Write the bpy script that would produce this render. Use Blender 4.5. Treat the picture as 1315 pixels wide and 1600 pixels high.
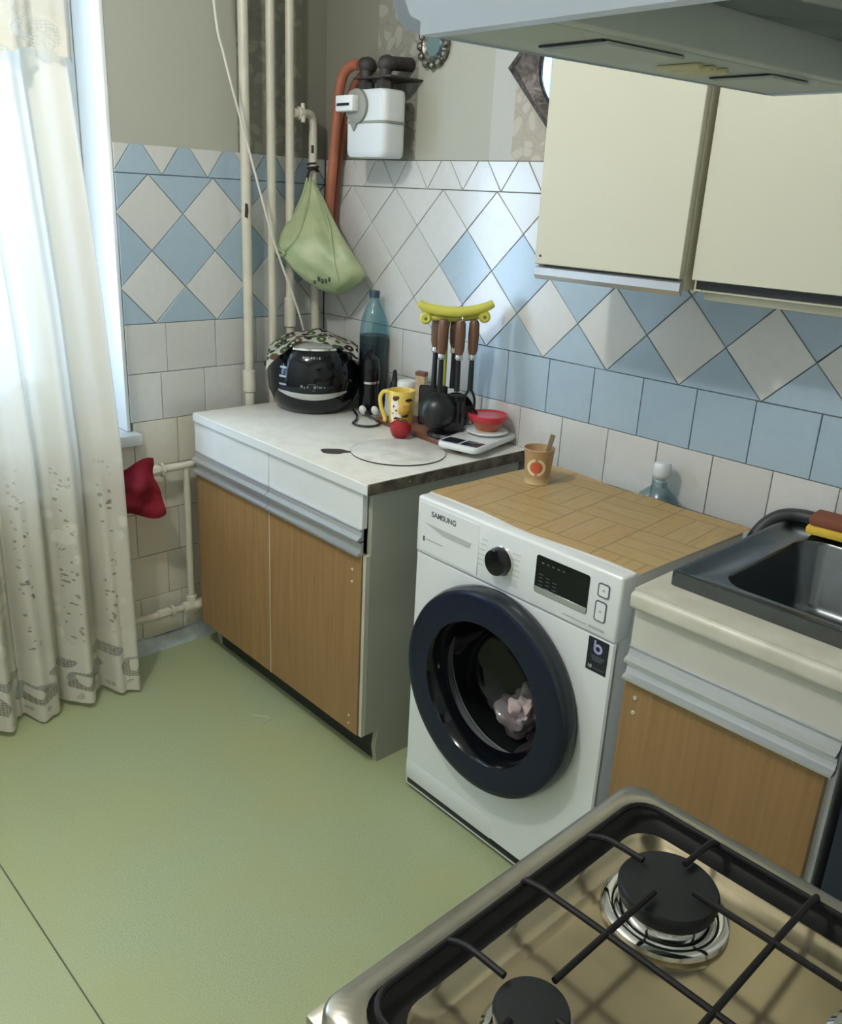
import bpy, bmesh, math, random
from mathutils import Vector, Matrix, noise as mnoise
random.seed(7)
S = bpy.context.scene
COL = S.collection
for o in list(bpy.data.objects): bpy.data.objects.remove(o)

# ------------------------------------------------------------------ camera
def look_matrix(loc, yaw, pitch, roll):
    a, b, c = yaw, pitch, roll
    fw = Vector((math.cos(b)*math.cos(a), math.cos(b)*math.sin(a), math.sin(b)))
    rt = Vector((math.sin(a), -math.cos(a), 0)); up = rt.cross(fw)
    R = math.cos(c)*rt + math.sin(c)*up; U = -math.sin(c)*rt + math.cos(c)*up
    m = Matrix((R, U, -fw)).transposed().to_4x4(); m.translation = loc
    return m
cd = bpy.data.cameras.new('camera'); cam = bpy.data.objects.new('camera', cd); COL.objects.link(cam)
cam.matrix_world = look_matrix(Vector((2.5285, -1.9373, 1.5212)), 2.3670, -0.34634, 0.05161)
cd.sensor_fit = 'HORIZONTAL'; cd.sensor_width = 36; cd.lens = 36*1354.56/1315; cd.clip_start = 0.02
S.camera = cam

# ------------------------------------------------------------------ light and exposure
S.view_settings.view_transform = 'Standard'; S.view_settings.look = 'None'
S.view_settings.gamma = 1; S.view_settings.use_curve_mapping = False
S.view_settings.exposure = 0.12
W = bpy.data.worlds.new('daylight'); S.world = W; W.use_nodes = True
bg = W.node_tree.nodes['Background']; bg.inputs[0].default_value = (0.64, 0.77, 1.0, 1); bg.inputs[1].default_value = 8.0
pl = bpy.data.lights.new('window_daylight', 'AREA'); pl.shape = 'RECTANGLE'; pl.size = 1.47; pl.size_y = 1.645
po = bpy.data.objects.new('window_daylight', pl); COL.objects.link(po)
po.location = (-0.29, -1.578, 1.525); po.rotation_euler = (0, math.radians(-90), 0)
pl.cycles.is_portal = True
ll = bpy.data.lights.new('ceiling_bulb', 'POINT'); ll.energy = 43; ll.color = (1.0, 0.98, 0.955); ll.shadow_soft_size = 0.05
lo = bpy.data.objects.new('ceiling_bulb', ll); COL.objects.link(lo); lo.location = (1.15, -1.72, 2.42)

# ------------------------------------------------------------------ materials
def lin(c):
    return tuple(((v/255)/12.92 if v/255 <= .04045 else ((v/255+.055)/1.055)**2.4) for v in c[:3]) + (1,)
class N:                                            # tiny node-graph helper
    def __init__(s, name):
        s.m = bpy.data.materials.new(name); s.m.use_nodes = True; s.t = s.m.node_tree
        s.b = s.t.nodes['Principled BSDF']; s.out = s.t.nodes['Material Output']; s.tc = None
    def n(s, typ, **kw):
        x = s.t.nodes.new('ShaderNode'+typ)
        for k, v in kw.items(): setattr(x, k, v)
        return x
    def l(s, a, b): s.t.links.new(a, b)
    def obj(s):
        if not s.tc: s.tc = s.n('TexCoord')
        return s.tc.outputs['Object']
    def val(s, sock, v):
        if hasattr(v, 'is_linked') or hasattr(v, 'links'): s.l(v, sock)
        else: sock.default_value = v
    def math(s, op, a, b=0.0, c=None):
        x = s.n('Math', operation=op); s.val(x.inputs[0], a); s.val(x.inputs[1], b)
        if c is not None: s.val(x.inputs[2], c)
        return x.outputs[0]
    def mapr(s, v, a, b, c=0.0, d=1.0):
        x = s.n('MapRange'); s.val(x.inputs[0], v)
        for i, k in enumerate((a, b, c, d)): x.inputs[i+1].default_value = k
        return x.outputs[0]
    def mix(s, f, a, b):
        x = s.n('Mix', data_type='RGBA'); s.val(x.inputs[0], f); s.val(x.inputs[6], a); s.val(x.inputs[7], b)
        return x.outputs[2]
    def noise(s, scale, detail=3, vec=None, rough=.5):
        x = s.n('TexNoise'); x.inputs['Scale'].default_value = scale; x.inputs['Detail'].default_value = detail
        x.inputs['Roughness'].default_value = rough
        s.l(vec if vec else s.obj(), x.inputs['Vector']); return x.outputs[0]
    def mapping(s, scale=(1, 1, 1), rot=(0, 0, 0), loc=(0, 0, 0), vec=None):
        x = s.n('Mapping'); x.inputs['Scale'].default_value = scale; x.inputs['Rotation'].default_value = rot
        x.inputs['Location'].default_value = loc; s.l(vec if vec else s.obj(), x.inputs['Vector']); return x.outputs[0]
    def xyz(s, vec=None):
        x = s.n('SeparateXYZ'); s.l(vec if vec else s.obj(), x.inputs[0]); return x.outputs
    def vor(s, scale, vec=None, feature='F1', rand=1.0):
        x = s.n('TexVoronoi', feature=feature); x.inputs['Scale'].default_value = scale
        x.inputs['Randomness'].default_value = rand
        s.l(vec if vec else s.obj(), x.inputs['Vector']); return x
    def bump(s, h, strength=.3, dist=.002):
        x = s.n('Bump'); x.inputs['Strength'].default_value = strength; x.inputs['Distance'].default_value = dist
        s.l(h, x.inputs['Height']); s.l(x.outputs[0], s.b.inputs['Normal'])
def M(name, col, rough=.5, metal=0.0, var=0.0, vscale=8, col2=None, bump=0, bscale=60, coat=0, spec=None):
    g = N(name); g.b.inputs['Roughness'].default_value = rough; g.b.inputs['Metallic'].default_value = metal
    g.b.inputs['Base Color'].default_value = lin(col)
    if spec is not None: g.b.inputs['Specular IOR Level'].default_value = spec
    if coat: g.b.inputs['Coat Weight'].default_value = coat; g.b.inputs['Coat Roughness'].default_value = .05
    if var or col2:
        c2 = lin(col2) if col2 else tuple(v*(1-var) for v in lin(col)[:3])+(1,)
        f = g.mapr(g.noise(vscale, 4), .38, .66)
        g.l(g.mix(f, lin(col), c2), g.b.inputs['Base Color'])
    if bump: g.bump(g.noise(bscale, 3), bump)
    return g.m
def tile_mat(name, col, col2):
    g = N(name); g.b.inputs['Roughness'].default_value = .2; g.b.inputs['IOR'].default_value = 1.72; g.b.inputs['Specular IOR Level'].default_value = .65
    oi = g.n('ObjectInfo'); r = oi.outputs['Random']
    c = g.mix(g.math('MULTIPLY', r, .6), lin(col), lin(col2))
    geo = g.n('NewGeometry')
    n1 = g.mapr(g.noise(38, 5, geo.outputs['Position'], .65), .35, .7, 0, .35)
    c = g.mix(n1, c, lin(col2)); g.l(c, g.b.inputs['Base Color'])
    g.bump(g.noise(30, 2, geo.outputs['Position']), .05, .002)
    return g.m
m_tw = tile_mat('white_glazed_tile', (212, 213, 209), (195, 195, 190))
m_tc = tile_mat('cream_glazed_tile', (224, 219, 204), (208, 200, 182))
m_tb = tile_mat('blue_glazed_tile', (166, 187, 200), (148, 170, 186))
m_grout = M('grout', (112, 112, 106), .9, var=.35, vscale=20)
m_plaster = M('painted_plaster', (226, 226, 220), .8, var=.06)
m_reveal = M('bright_white_reveal', (246, 248, 248), .5)
m_white = M('white_paint', (225, 228, 226), .45, var=.04)
m_pipe = M('cream_pipe_paint', (206, 202, 184), .38, var=.10, vscale=14)
m_dark = M('black_plastic', (22, 24, 27), .35)
m_gloss = M('black_gloss', (12, 15, 19), .10, spec=.4)
m_steel = M('stainless_steel', (178, 176, 168), .22, 1.0)
m_chrome = M('chrome', (215, 215, 212), .08, 1.0)
m_alu = M('anodised_aluminium', (200, 203, 204), .32, .75)
m_enamel = M('white_appliance_enamel', (226, 229, 228), .22, coat=.3)
m_cabwhite = M('white_laminate', (224, 227, 226), .38, var=.05)
m_doorcream = M('cream_laminate', (196, 194, 174), .35, var=.03, vscale=3)
m_side = M('grey_laminate_side', (170, 172, 158), .5, var=.10, vscale=6)
m_navy = M('navy_panel', (26, 34, 50), .4)
m_glassgrey = None
def wood_mat(name, c1, c2, axis='z', scale=1.0, rough=.42):
    g = N(name); g.b.inputs['Roughness'].default_value = rough
    sc = {'z': (38, 38, 1.6), 'x': (1.6, 38, 38), 'y': (38, 1.6, 38)}[axis]
    v = g.mapping(tuple(k*scale for k in sc))
    f = g.mapr(g.noise(2.2, 6, v, .6), .3, .72)
    big = g.mapr(g.noise(2.0, 2), .35, .7, 0, .4)
    c = g.mix(f, lin(c1), lin(c2)); c = g.mix(big, c, lin(c2)); g.l(c, g.b.inputs['Base Color'])
    return g.m
m_door = wood_mat('brown_wood_laminate', (160, 126, 82), (136, 104, 66))
m_handlewood = wood_mat('brown_handle_wood', (122, 88, 66), (92, 62, 46), scale=2)
m_board = wood_mat('board_wood', (128, 84, 62), (104, 64, 46), 'x')
def lino():
    g = N('green_linoleum'); g.b.inputs['Roughness'].default_value = .36
    a = g.mapr(g.noise(260, 3, None, .7), .3, .7)
    c = g.mix(a, lin((178, 190, 154)), lin((140, 155, 120)))
    sp = g.mapr(g.vor(120).outputs['Distance'], .0, .16, 1, 0)
    c = g.mix(g.math('MULTIPLY', sp, .30), c, lin((204, 202, 156)))
    big = g.mapr(g.noise(1.7, 3), .40, .66, 0, .55); c = g.mix(big, c, lin((170, 172, 118)))
    dirt = g.mapr(g.noise(24, 5, None, .75), .70, .78, 0, .25); c = g.mix(dirt, c, lin((110, 110, 84)))
    g.l(c, g.b.inputs['Base Color']); g.bump(a, .05, .001); return g.m
m_lino = lino()
def wallpaper(name, base, leaf, amount):
    g = N(name); g.b.inputs['Roughness'].default_value = .7
    p = g.n('NewGeometry').outputs['Position']
    wv = g.n('TexNoise'); wv.inputs['Scale'].default_value = 9; g.l(p, wv.inputs['Vector'])
    ad = g.n('VectorMath', operation='MULTIPLY_ADD'); g.l(wv.outputs['Color'], ad.inputs[0]); ad.inputs[1].default_value = (.10, .10, .10); g.l(p, ad.inputs[2])
    e = g.vor(26, ad.outputs[0], 'DISTANCE_TO_EDGE').outputs['Distance']
    f1 = g.vor(26, ad.outputs[0]).outputs['Distance']
    vein = g.mapr(e, .02, .06, 1, 0); leafm = g.mapr(f1, .40, .46, 1, 0)
    fine = g.mapr(g.noise(320, 2, p), .35, .7, 0, .5)
    c = g.mix(g.math('MULTIPLY', leafm, amount), lin(base), lin(leaf))
    c = g.mix(g.math('MULTIPLY', vein, amount*.5), c, lin(tuple(v*.84 for v in base)))
    c = g.mix(g.math('MULTIPLY', fine, .22), c, lin(tuple(v*.86 for v in base)))
    g.l(c, g.b.inputs['Base Color']); g.bump(g.math('ADD', leafm, fine), .25*amount+.08, .002); return g.m
m_wp_plain = wallpaper('plain_wallpaper', (172, 172, 158), (174, 174, 160), 0.0)
m_wp_dark = wallpaper('grey_wallpaper', (128, 126, 112), (131, 129, 115), 0.05)
m_wp_leaf = wallpaper('leaf_wallpaper', (136, 134, 120), (160, 158, 142), 0.75)
m_wp_light = wallpaper('pale_wallpaper', (184, 184, 178), (190, 190, 184), 0.10)
m_wp_leaf2 = wallpaper('pale_leaf_wallpaper', (172, 165, 150), (196, 190, 174), 0.6)
def clear_mat(name, tint, gloss_rough=.03, body=0.0, bodycol=(255, 255, 255), ior=1.45):
    g = N(name); t = g.n('BsdfTransparent'); t.inputs[0].default_value = lin(tint)
    gl = g.n('BsdfGlossy'); gl.inputs['Roughness'].default_value = gloss_rough
    fr = g.n('Fresnel'); g.l(g.math('MULTIPLY_ADD', g.n('NewGeometry').outputs['Backfacing'], 1/ior-ior, ior), fr.inputs['IOR'])
    mx = g.n('MixShader'); g.l(fr.outputs[0], mx.inputs[0]); g.l(t.outputs[0], mx.inputs[1]); g.l(gl.outputs[0], mx.inputs[2])
    res = mx.outputs[0]
    if body:
        d = g.n('BsdfDiffuse'); d.inputs[0].default_value = lin(bodycol)
        m2 = g.n('MixShader'); m2.inputs[0].default_value = body; g.l(res, m2.inputs[1]); g.l(d.outputs[0], m2.inputs[2]); res = m2.outputs[0]
    g.l(res, g.out.inputs['Surface']); return g.m
m_pane = clear_mat('window_glass', (245, 250, 252))
m_pet = clear_mat('blue_pet', (206, 230, 234), .05, .07, (150, 185, 195))
m_liquid = clear_mat('dark_liquid', (40, 62, 70), .05, .45, (26, 40, 46))
m_decanter = clear_mat('clear_glass', (205, 220, 225), .02, .05, (190, 205, 210), 1.6)
m_doorglass = clear_mat('tinted_door_glass', (200, 204, 206), .02, 0.0)
m_lampglass = clear_mat('grey_lamp_cover', (150, 160, 158), .08, .45, (130, 142, 140))

# ------------------------------------------------------------------ mesh helpers
def B(): return bmesh.new()
def join(bm, t):
    me = bpy.data.meshes.new('t'); t.to_mesh(me); t.free(); bm.from_mesh(me); bpy.data.meshes.remove(me)
def box(bm, x0, x1, y0, y1, z0, z1, bev=0.0, seg=2, M4=None):
    t = bmesh.new(); bmesh.ops.create_cube(t, size=1)
    bmesh.ops.transform(t, matrix=Matrix.Translation(((x0+x1)/2, (y0+y1)/2, (z0+z1)/2)) @ Matrix.Diagonal((abs(x1-x0), abs(y1-y0), abs(z1-z0), 1)), verts=t.verts)
    if bev: bmesh.ops.bevel(t, geom=t.edges[:], offset=bev, segments=seg, profile=.5, affect='EDGES')
    if M4: bmesh.ops.transform(t, matrix=M4, verts=t.verts)
    join(bm, t); return bm
def lathe(bm, prof, seg=32, M4=None, a0=0.0, a1=2*math.pi):
    full = abs(a1-a0-2*math.pi) < 1e-6; n = seg if full else seg+1; t = bmesh.new(); rings = []
    for r, z in prof:
        if r < 1e-7: rings.append([t.verts.new((0, 0, z))])
        else: rings.append([t.verts.new((r*math.cos(a0+(a1-a0)*i/seg), r*math.sin(a0+(a1-a0)*i/seg), z)) for i in range(n)])
    for A, C in zip(rings, rings[1:]):
        for i in range(seg):
            j = (i+1) % n
            q = [A[i if len(A) > 1 else 0], A[j if len(A) > 1 else 0], C[j if len(C) > 1 else 0], C[i if len(C) > 1 else 0]]
            u = []
            for v in q:
                if v not in u: u.append(v)
            if len(u) > 2:
                try: t.faces.new(u)
                except ValueError: pass
    bmesh.ops.recalc_face_normals(t, faces=t.faces)
    if M4: bmesh.ops.transform(t, matrix=M4, verts=t.verts)
    join(bm, t); return bm
def cyl(bm, p0, p1, r, r2=None, seg=16, bev=0.0):
    p0, p1 = Vector(p0), Vector(p1); d = p1-p0; L = d.length; r2 = r if r2 is None else r2
    q = d.to_track_quat('Z', 'Y').to_matrix().to_4x4(); q.translation = p0
    pr = [(0, 0), (r-bev, 0), (r, bev), (r2, L-bev), (r2-bev, L), (0, L)] if bev else [(0, 0), (r, 0), (r2, L), (0, L)]
    return lathe(bm, pr, seg, q)
def catmull(pts, k=6, closed=False):
    P = [Vector(p) for p in pts]; n = len(P); out = []
    rng = range(n) if closed else range(n-1)
    for i in rng:
        g = (lambda j: P[j % n]) if closed else (lambda j: P[max(0, min(n-1, j))])
        a, b, c, d = g(i-1), g(i), g(i+1), g(i+2)
        for s in range(k):
            t = s/k
            out.append(.5*((2*b)+(c-a)*t+(2*a-5*b+4*c-d)*t*t+(3*b-a-3*c+d)*t**3))
    if not closed: out.append(P[-1])
    return out
def tube(bm, pts, r, seg=10, closed=False, smooth=0, flat=1.0):
    if smooth: pts = catmull(pts, smooth, closed)
    P = [Vector(p) for p in pts]; n = len(P); t = bmesh.new(); rings = []; prev = None
    for i in range(n):
        a = P[(i-1) % n] if (closed or i > 0) else P[i]; b = P[(i+1) % n] if (closed or i < n-1) else P[i]
        d = (b-a).normalized()
        if prev is None: u = d.orthogonal().normalized()
        else:
            u = (prev-d*prev.dot(d)); u = u.normalized() if u.length > 1e-6 else d.orthogonal().normalized()
        prev = u; w = d.cross(u); rr = r(i/(n-1)) if callable(r) else r
        rings.append([t.verts.new(P[i]+(u*math.cos(2*math.pi*k/seg)+w*math.sin(2*math.pi*k/seg)*flat)*rr) for k in range(seg)])
    for i in range(n if closed else n-1):
        A, C = rings[i], rings[(i+1) % n]
        for k in range(seg): t.faces.new((A[k], A[(k+1) % seg], C[(k+1) % seg], C[k]))
    if not closed: t.faces.new(rings[0][::-1]); t.faces.new(rings[-1])
    bmesh.ops.recalc_face_normals(t, faces=t.faces); join(bm, t); return bm
def prism(bm, poly, z0, z1, M4=None, bev=0.0):
    t = bmesh.new(); vs = [t.verts.new((x, y, z0)) for x, y in poly]; f = t.faces.new(vs)
    r = bmesh.ops.extrude_face_region(t, geom=[f]); nv = [v for v in r['geom'] if isinstance(v, bmesh.types.BMVert)]
    bmesh.ops.translate(t, vec=(0, 0, z1-z0), verts=nv); bmesh.ops.recalc_face_normals(t, faces=t.faces)
    if bev:
        ed = [e for e in t.edges if abs(e.verts[0].co.z-z1) < 1e-7 and abs(e.verts[1].co.z-z1) < 1e-7]
        bmesh.ops.bevel(t, geom=ed, offset=bev, segments=2, profile=.5, affect='EDGES')
    if M4: bmesh.ops.transform(t, matrix=M4, verts=t.verts)
    join(bm, t); return bm
def rrect(w, d, r, n=6):
    o = []
    for cx, cy, a in ((w/2-r, d/2-r, 0), (-w/2+r, d/2-r, 90), (-w/2+r, -d/2+r, 180), (w/2-r, -d/2+r, 270)):
        for i in range(n+1):
            t = math.radians(a+90*i/n); o.append((cx+r*math.cos(t), cy+r*math.sin(t)))
    return o
def loft(bm, rings, cap0=False, cap1=False, M4=None):
    """rings: lists of equal length of 3D points"""
    t = bmesh.new(); V = [[t.verts.new(p) for p in R] for R in rings]; n = len(V[0])
    for A, C in zip(V, V[1:]):
        for k in range(n): t.faces.new((A[k], A[(k+1) % n], C[(k+1) % n], C[k]))
    if cap0: t.faces.new(V[0][::-1])
    if cap1: t.faces.new(V[-1])
    bmesh.ops.recalc_face_normals(t, faces=t.faces)
    if M4: bmesh.ops.transform(t, matrix=M4, verts=t.verts)
    join(bm, t); return bm
def rr3(w, d, r, z, cx=0, cy=0, n=6): return [(x+cx, y+cy, z) for x, y in rrect(w, d, r, n)]
def grid(bm, nu, nv, f, thick=0.0):
    t = bmesh.new(); V = [[t.verts.new(f(i/(nu-1), j/(nv-1))) for j in range(nv)] for i in range(nu)]
    for i in range(nu-1):
        for j in range(nv-1): t.faces.new((V[i][j], V[i+1][j], V[i+1][j+1], V[i][j+1]))
    if thick: bmesh.ops.solidify(t, geom=t.faces[:], thickness=thick)
    join(bm, t); return bm
def ell(bm, c, rad, sub=3, M4=None, jitter=0, fr=8):
    t = bmesh.new(); bmesh.ops.create_icosphere(t, subdivisions=sub, radius=1)
    for v in t.verts:
        k = 1+jitter*mnoise.noise(v.co*fr*.3+Vector(c)*7)
        v.co = Vector((v.co.x*rad[0]*k, v.co.y*rad[1]*k, v.co.z*rad[2]*k))
    if M4: bmesh.ops.transform(t, matrix=M4, verts=t.verts)
    bmesh.ops.translate(t, vec=c, verts=t.verts); join(bm, t); return bm
def obj(name, bm, mat, parent=None, label=None, smooth=True, kind=None, ang=38):
    me = bpy.data.meshes.new(name); bm.to_mesh(me); bm.free()
    if mat: me.materials.append(mat)
    if smooth:
        for p in me.polygons: p.use_smooth = True
        me.set_sharp_from_angle(angle=math.radians(ang))
    o = bpy.data.objects.new(name, me); COL.objects.link(o)
    if parent: o.parent = parent
    if label: o['label'] = label
    if kind: o['kind'] = kind
    return o
def thing(name, label, cat, loc=(0, 0, 0), rz=0.0, group=None):
    o = bpy.data.objects.new(name, None); COL.objects.link(o); o.location = loc; o.rotation_euler = (0, 0, rz)
    o.empty_display_size = .05; o['label'] = label; o['category'] = cat
    if group: o['group'] = group
    return o
def tag(o, label, cat, group=None):
    o['label'] = label; o['category'] = cat
    if group: o['group'] = group
    return o
def text(name, body, size, mat, parent, loc, rot, ext=.0003, align='CENTER'):
    c = bpy.data.curves.new(name, 'FONT'); c.body = body; c.size = size; c.extrude = ext; c.align_x = align; c.align_y = 'CENTER'; c.offset = size*.022
    c.materials.append(mat); t_ = bpy.data.objects.new('t', c); COL.objects.link(t_)
    me = bpy.data.meshes.new_from_object(t_.evaluated_get(bpy.context.evaluated_depsgraph_get())); bpy.data.objects.remove(t_); bpy.data.curves.remove(c)
    me.name = name; o = bpy.data.objects.new(name, me); COL.objects.link(o); o.parent = parent
    o.location = loc; o.rotation_euler = rot; return o
RX = Matrix.Rotation(math.radians(90), 4, 'X')          # local z axis -> world -y (things seen from the front)
def T(x, y, z): return Matrix.Translation((x, y, z))
PI = math.pi

# ------------------------------------------------------------------ room shell
YW0, YW1, ZS, ZT = -2.40, -0.755, 0.79, 2.26       # window opening in the left wall
def struct(name, bm, m, **k): return obj(name, bm, m, kind='structure', **k)
floor = struct('floor', box(B(), -.3, 2.7, -3.1, .1, -.08, -.004), m_grout)
for y0, y1 in ((-3.0, -1.4812), (-1.4788, 0.0)):
    obj('linoleum_sheet', box(B(), 0.0, 2.6, y0, y1, -.004, 0.0, .0012, 1), m_lino, floor)
struct('ceiling', box(B(), -.3, 2.7, -3.1, .1, 2.55, 2.65), m_plaster)
wl = B()
box(wl, -.3, 0, YW1, .1, 0, 2.55); box(wl, -.3, 0, -3.1, YW0, 0, 2.55); box(wl, -.3, 0, YW0, YW1, 0, .745); box(wl, -.3, 0, YW0, YW1, ZT, 2.55)
wall_left = struct('wall_left', wl, m_grout)
wall_back = struct('wall_back', box(B(), 0, 2.7, 0, .1, 0, 2.55), m_grout)
struct('wall_right', box(B(), 2.6, 2.7, -3.1, 0, 0, 2.55), m_plaster)
struct('wall_front', box(B(), -.3, 2.7, -3.1, -3.0, 0, 2.55), m_plaster)
# reveal of the window recess
rv = B(); box(rv, -.26, .001, YW1-.012, YW1, ZS, ZT, .003); obj('reveal_panel', rv, m_reveal, wall_left)
rv = B(); box(rv, -.26, .001, YW0, YW0+.012, ZS, ZT, .003); obj('reveal_panel', rv, m_reveal, wall_left)
rv = B(); box(rv, -.26, .001, YW0+.012, YW1-.012, ZT-.012, ZT, .003); obj('reveal_panel', rv, m_reveal, wall_left)

# ---- wall tiles, each one an object of its own
TP, JT, TH = 0.152, 0.0020, 0.0055
DG = TP*math.sqrt(2); Z4 = 1.12; ZTOP = 1.63; Z0 = Z4+2*DG
def clip(poly, rect):
    x0, x1, y0, y1 = rect
    for ax, lim, sg in ((0, x0, 1), (0, x1, -1), (1, y0, 1), (1, y1, -1)):
        out = []
        for i in range(len(poly)):
            a, b = poly[i], poly[(i+1) % len(poly)]
            da, db = (a[ax]-lim)*sg, (b[ax]-lim)*sg
            if da >= 0: out.append(a)
            if da*db < 0:
                t = da/(da-db); out.append((a[0]+(b[0]-a[0])*t, a[1]+(b[1]-a[1])*t))
        poly = out
        if len(poly) < 3: return []
    return poly
def inset(poly, d):
    n = len(poly); A = sum(poly[i][0]*poly[(i+1) % n][1]-poly[(i+1) % n][0]*poly[i][1] for i in range(n))
    if A < 0: poly = poly[::-1]
    if abs(A)/2 < 2.5e-4: return None
    out = []
    for i in range(n):
        p0, p1, p2 = Vector(poly[i-1]), Vector(poly[i]), Vector(poly[(i+1) % n])
        if (p1-p0).length < 1e-6 or (p2-p1).length < 1e-6: return None
        e1, e2 = (p1-p0).normalized(), (p2-p1).normalized()
        n1, n2 = Vector((-e1.y, e1.x)), Vector((-e2.y, e2.x)); k = 1+n1.dot(n2)
        if k < .05: return None
        q = p1+(n1+n2)*(d/k); out.append((q.x, q.y))
    return out
def clean(poly):
    o = []
    for p in poly:
        if not o or (Vector(p)-Vector(o[-1])).length > .004: o.append(p)
    if len(o) > 1 and (Vector(o[0])-Vector(o[-1])).length < .004: o.pop()
    return o
tile_cache = {}
MB_ = Matrix(((1, 0, 0), (0, 0, -1), (0, 1, 0))).to_4x4()        # u->x, v->z, out->-y
MA_ = Matrix(((0, 0, 1), (1, 0, 0), (0, 1, 0))).to_4x4()         # u->y, v->z, out->+x
def tile(poly, rect, wall, basis, mat):
    p = clean(clip(poly, rect))
    if len(p) < 3: return
    p = inset(p, JT/2)
    if not p: return
    cx, cy = sum(a for a, _ in p)/len(p), sum(b for _, b in p)/len(p)
    loc = [(round(a-cx, 4), round(b-cy, 4)) for a, b in p]
    key = (tuple(sorted(loc)), mat.name); me = tile_cache.get(key)
    if me is None:
        t = B(); q = inset(loc, .0012)
        if not q: t.free(); return
        loft(t, [[(a, b, 0) for a, b in loc], [(a, b, TH-.0012) for a, b in loc], [(a, b, TH) for a, b in q]], cap1=True)
        me = bpy.data.meshes.new('tile'); t.to_mesh(me); t.free(); me.materials.append(mat); tile_cache[key] = me
    o = bpy.data.objects.new('tile', me); COL.objects.link(o); o.parent = wall
    j = Matrix.Rotation(random.gauss(0, .0022), 4, 'X') @ Matrix.Rotation(random.gauss(0, .0022), 4, 'Y') @ Matrix.Rotation(random.gauss(0, .003), 4, 'Z')
    o.matrix_world = basis @ T(cx, cy, random.uniform(-.0006, .0004)) @ j
def diamonds(u0, rect, wall, basis, ks, white):
    for k2 in ks:                                             # k in half units
        for L in range(0, 5):
            if (k2 % 2 == 0) != (L % 2 == 1): continue
            k = k2/2; cu = u0+k*DG; cv = Z4+(4-L)*DG/2; h = DG/2
            tile([(cu, cv-h), (cu+h, cv), (cu, cv+h), (cu-h, cv)], (rect[0], rect[1], Z4, Z0), wall, basis, m_tw if white(k, L) else m_tb)
def strip(u0, pitch, rect, wall, basis, kk, mup, mdn, flat=.018):
    for k in kk:
        a = u0+k*pitch; R = (rect[0], rect[1], Z0, ZTOP)
        tile([(a, Z0), (a+pitch/2-flat, ZTOP), (a-pitch/2+flat, ZTOP)], R, wall, basis, mdn)
        tile([(a, Z0), (a+pitch, Z0), (a+pitch/2+flat, ZTOP), (a+pitch/2-flat, ZTOP)], R, wall, basis, mup)
def row(us, z0, z1, wall, basis, matf):
    for a, b in zip(us, us[1:]):
        tile([(a, z0), (b, z0), (b, z1), (a, z1)], (-9, 9, 0, 3), wall, basis, matf((a+b)/2))
RB = (.006, 2.6, 0, 3)
diamonds(1.0082, RB, wall_back, MB_, range(-10, 16),
         lambda k, L: True if L in (1, 3) else not ((L == 2 and (k == -1.5 or k > -1)) or (L == 4 and k > -2)))
strip(.061, .149, RB, wall_back, MB_, range(-1, 18), m_tw, m_tw)
xs = [.006]+[.8831+k*TP for k in range(-5, 12)]
row([x for x in xs if x < 2.6]+[2.6], Z4-TP, Z4, wall_back, MB_, lambda u: m_tb if u > .73 else m_tw)
xs = [.006]+[.946+k*.1532 for k in range(-6, 11)]
for i in (1, 2):
    row([x for x in xs if x < 2.6]+[2.6], Z4-TP*(i+1), Z4-TP*i, wall_back, MB_, lambda u: m_tw)
RA = (YW1, -.006, 0, 3)
diamonds(-.6527, RA, wall_left, MA_, range(-2, 8),
         lambda k, L: (L in (1, 3)) or (k > 2 and L == 4))
strip(-.608, .152, RA, wall_left, MA_, range(-2, 5), m_tb, m_tw)
cols = {1: [-.755, -.621, -.446, -.29, -.14, -.006], 2: [-.755, -.645, -.492, -.35, -.2, -.05, -.006],
        3: [-1.5, -1.35, -1.2, -1.05, -.9, -.749, -.597, -.445, -.293, -.141, -.006]}
for i, u0 in ((4, -.651), (5, -.608), (6, -.656), (7, -.762)):
    us = [u0+k*TP for k in range(-6, 6)]; cols[i] = [-1.55]+[u for u in us if -1.53 < u < -.03]+[-.006]
for i, us in cols.items():
    z1 = Z4-(i-1)*TP; z0 = z1-TP
    if i == 3: us = [u for u in us if u > -.74 or True]; 
    for a, b in zip(us, us[1:]):
        top = z1
        if i == 3 and b < -.72: top = .744
        tile([(a, z0), (b, z0), (b, top), (a, top)], (-9, 9, 0, 3), wall_left, MA_, m_tw if i < 3 else m_tc)
# ---- wallpaper strips above the tiles
for y0, y1, m in ((YW1, -.345, m_wp_plain), (-.345, -.10, m_wp_leaf), (-.10, -.001, m_wp_dark)):
    obj('wallpaper_strip', box(B(), 0, .0025, y0, y1, ZTOP-.004 if y1 > -.3 else ZTOP-.012, 2.55), m, wall_left)
for x0, x1, m in ((.001, .26, m_wp_dark), (.26, .446, m_wp_leaf), (.446, .749, m_wp_plain), (.749, .831, m_wp_light), (.831, 1.3, m_wp_leaf2), (1.3, 2.6, m_wp_plain)):
    obj('wallpaper_strip', box(B(), x0, x1, -.0025, 0, ZTOP+.001, 2.55), m, wall_back)
# ---- baseboard under the left wall, flaked pale blue paint
bb = B()
pts = [(-2.0, .068)]
y = -1.98
while y < -.46: pts.append((y, .060+random.uniform(-.008, .006))); y += random.uniform(.03, .07)
pts += [(-.45, .05)]
prism(bb, [(-2.0, 0)]+[(-.45, 0)]+pts[::-1], .001, .014, MA_)
m_base = M('flaked_blue_white_paint', (216, 226, 232), .6, col2=(196, 204, 208), vscale=25)
struct('baseboard_left', bb, m_base)

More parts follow.
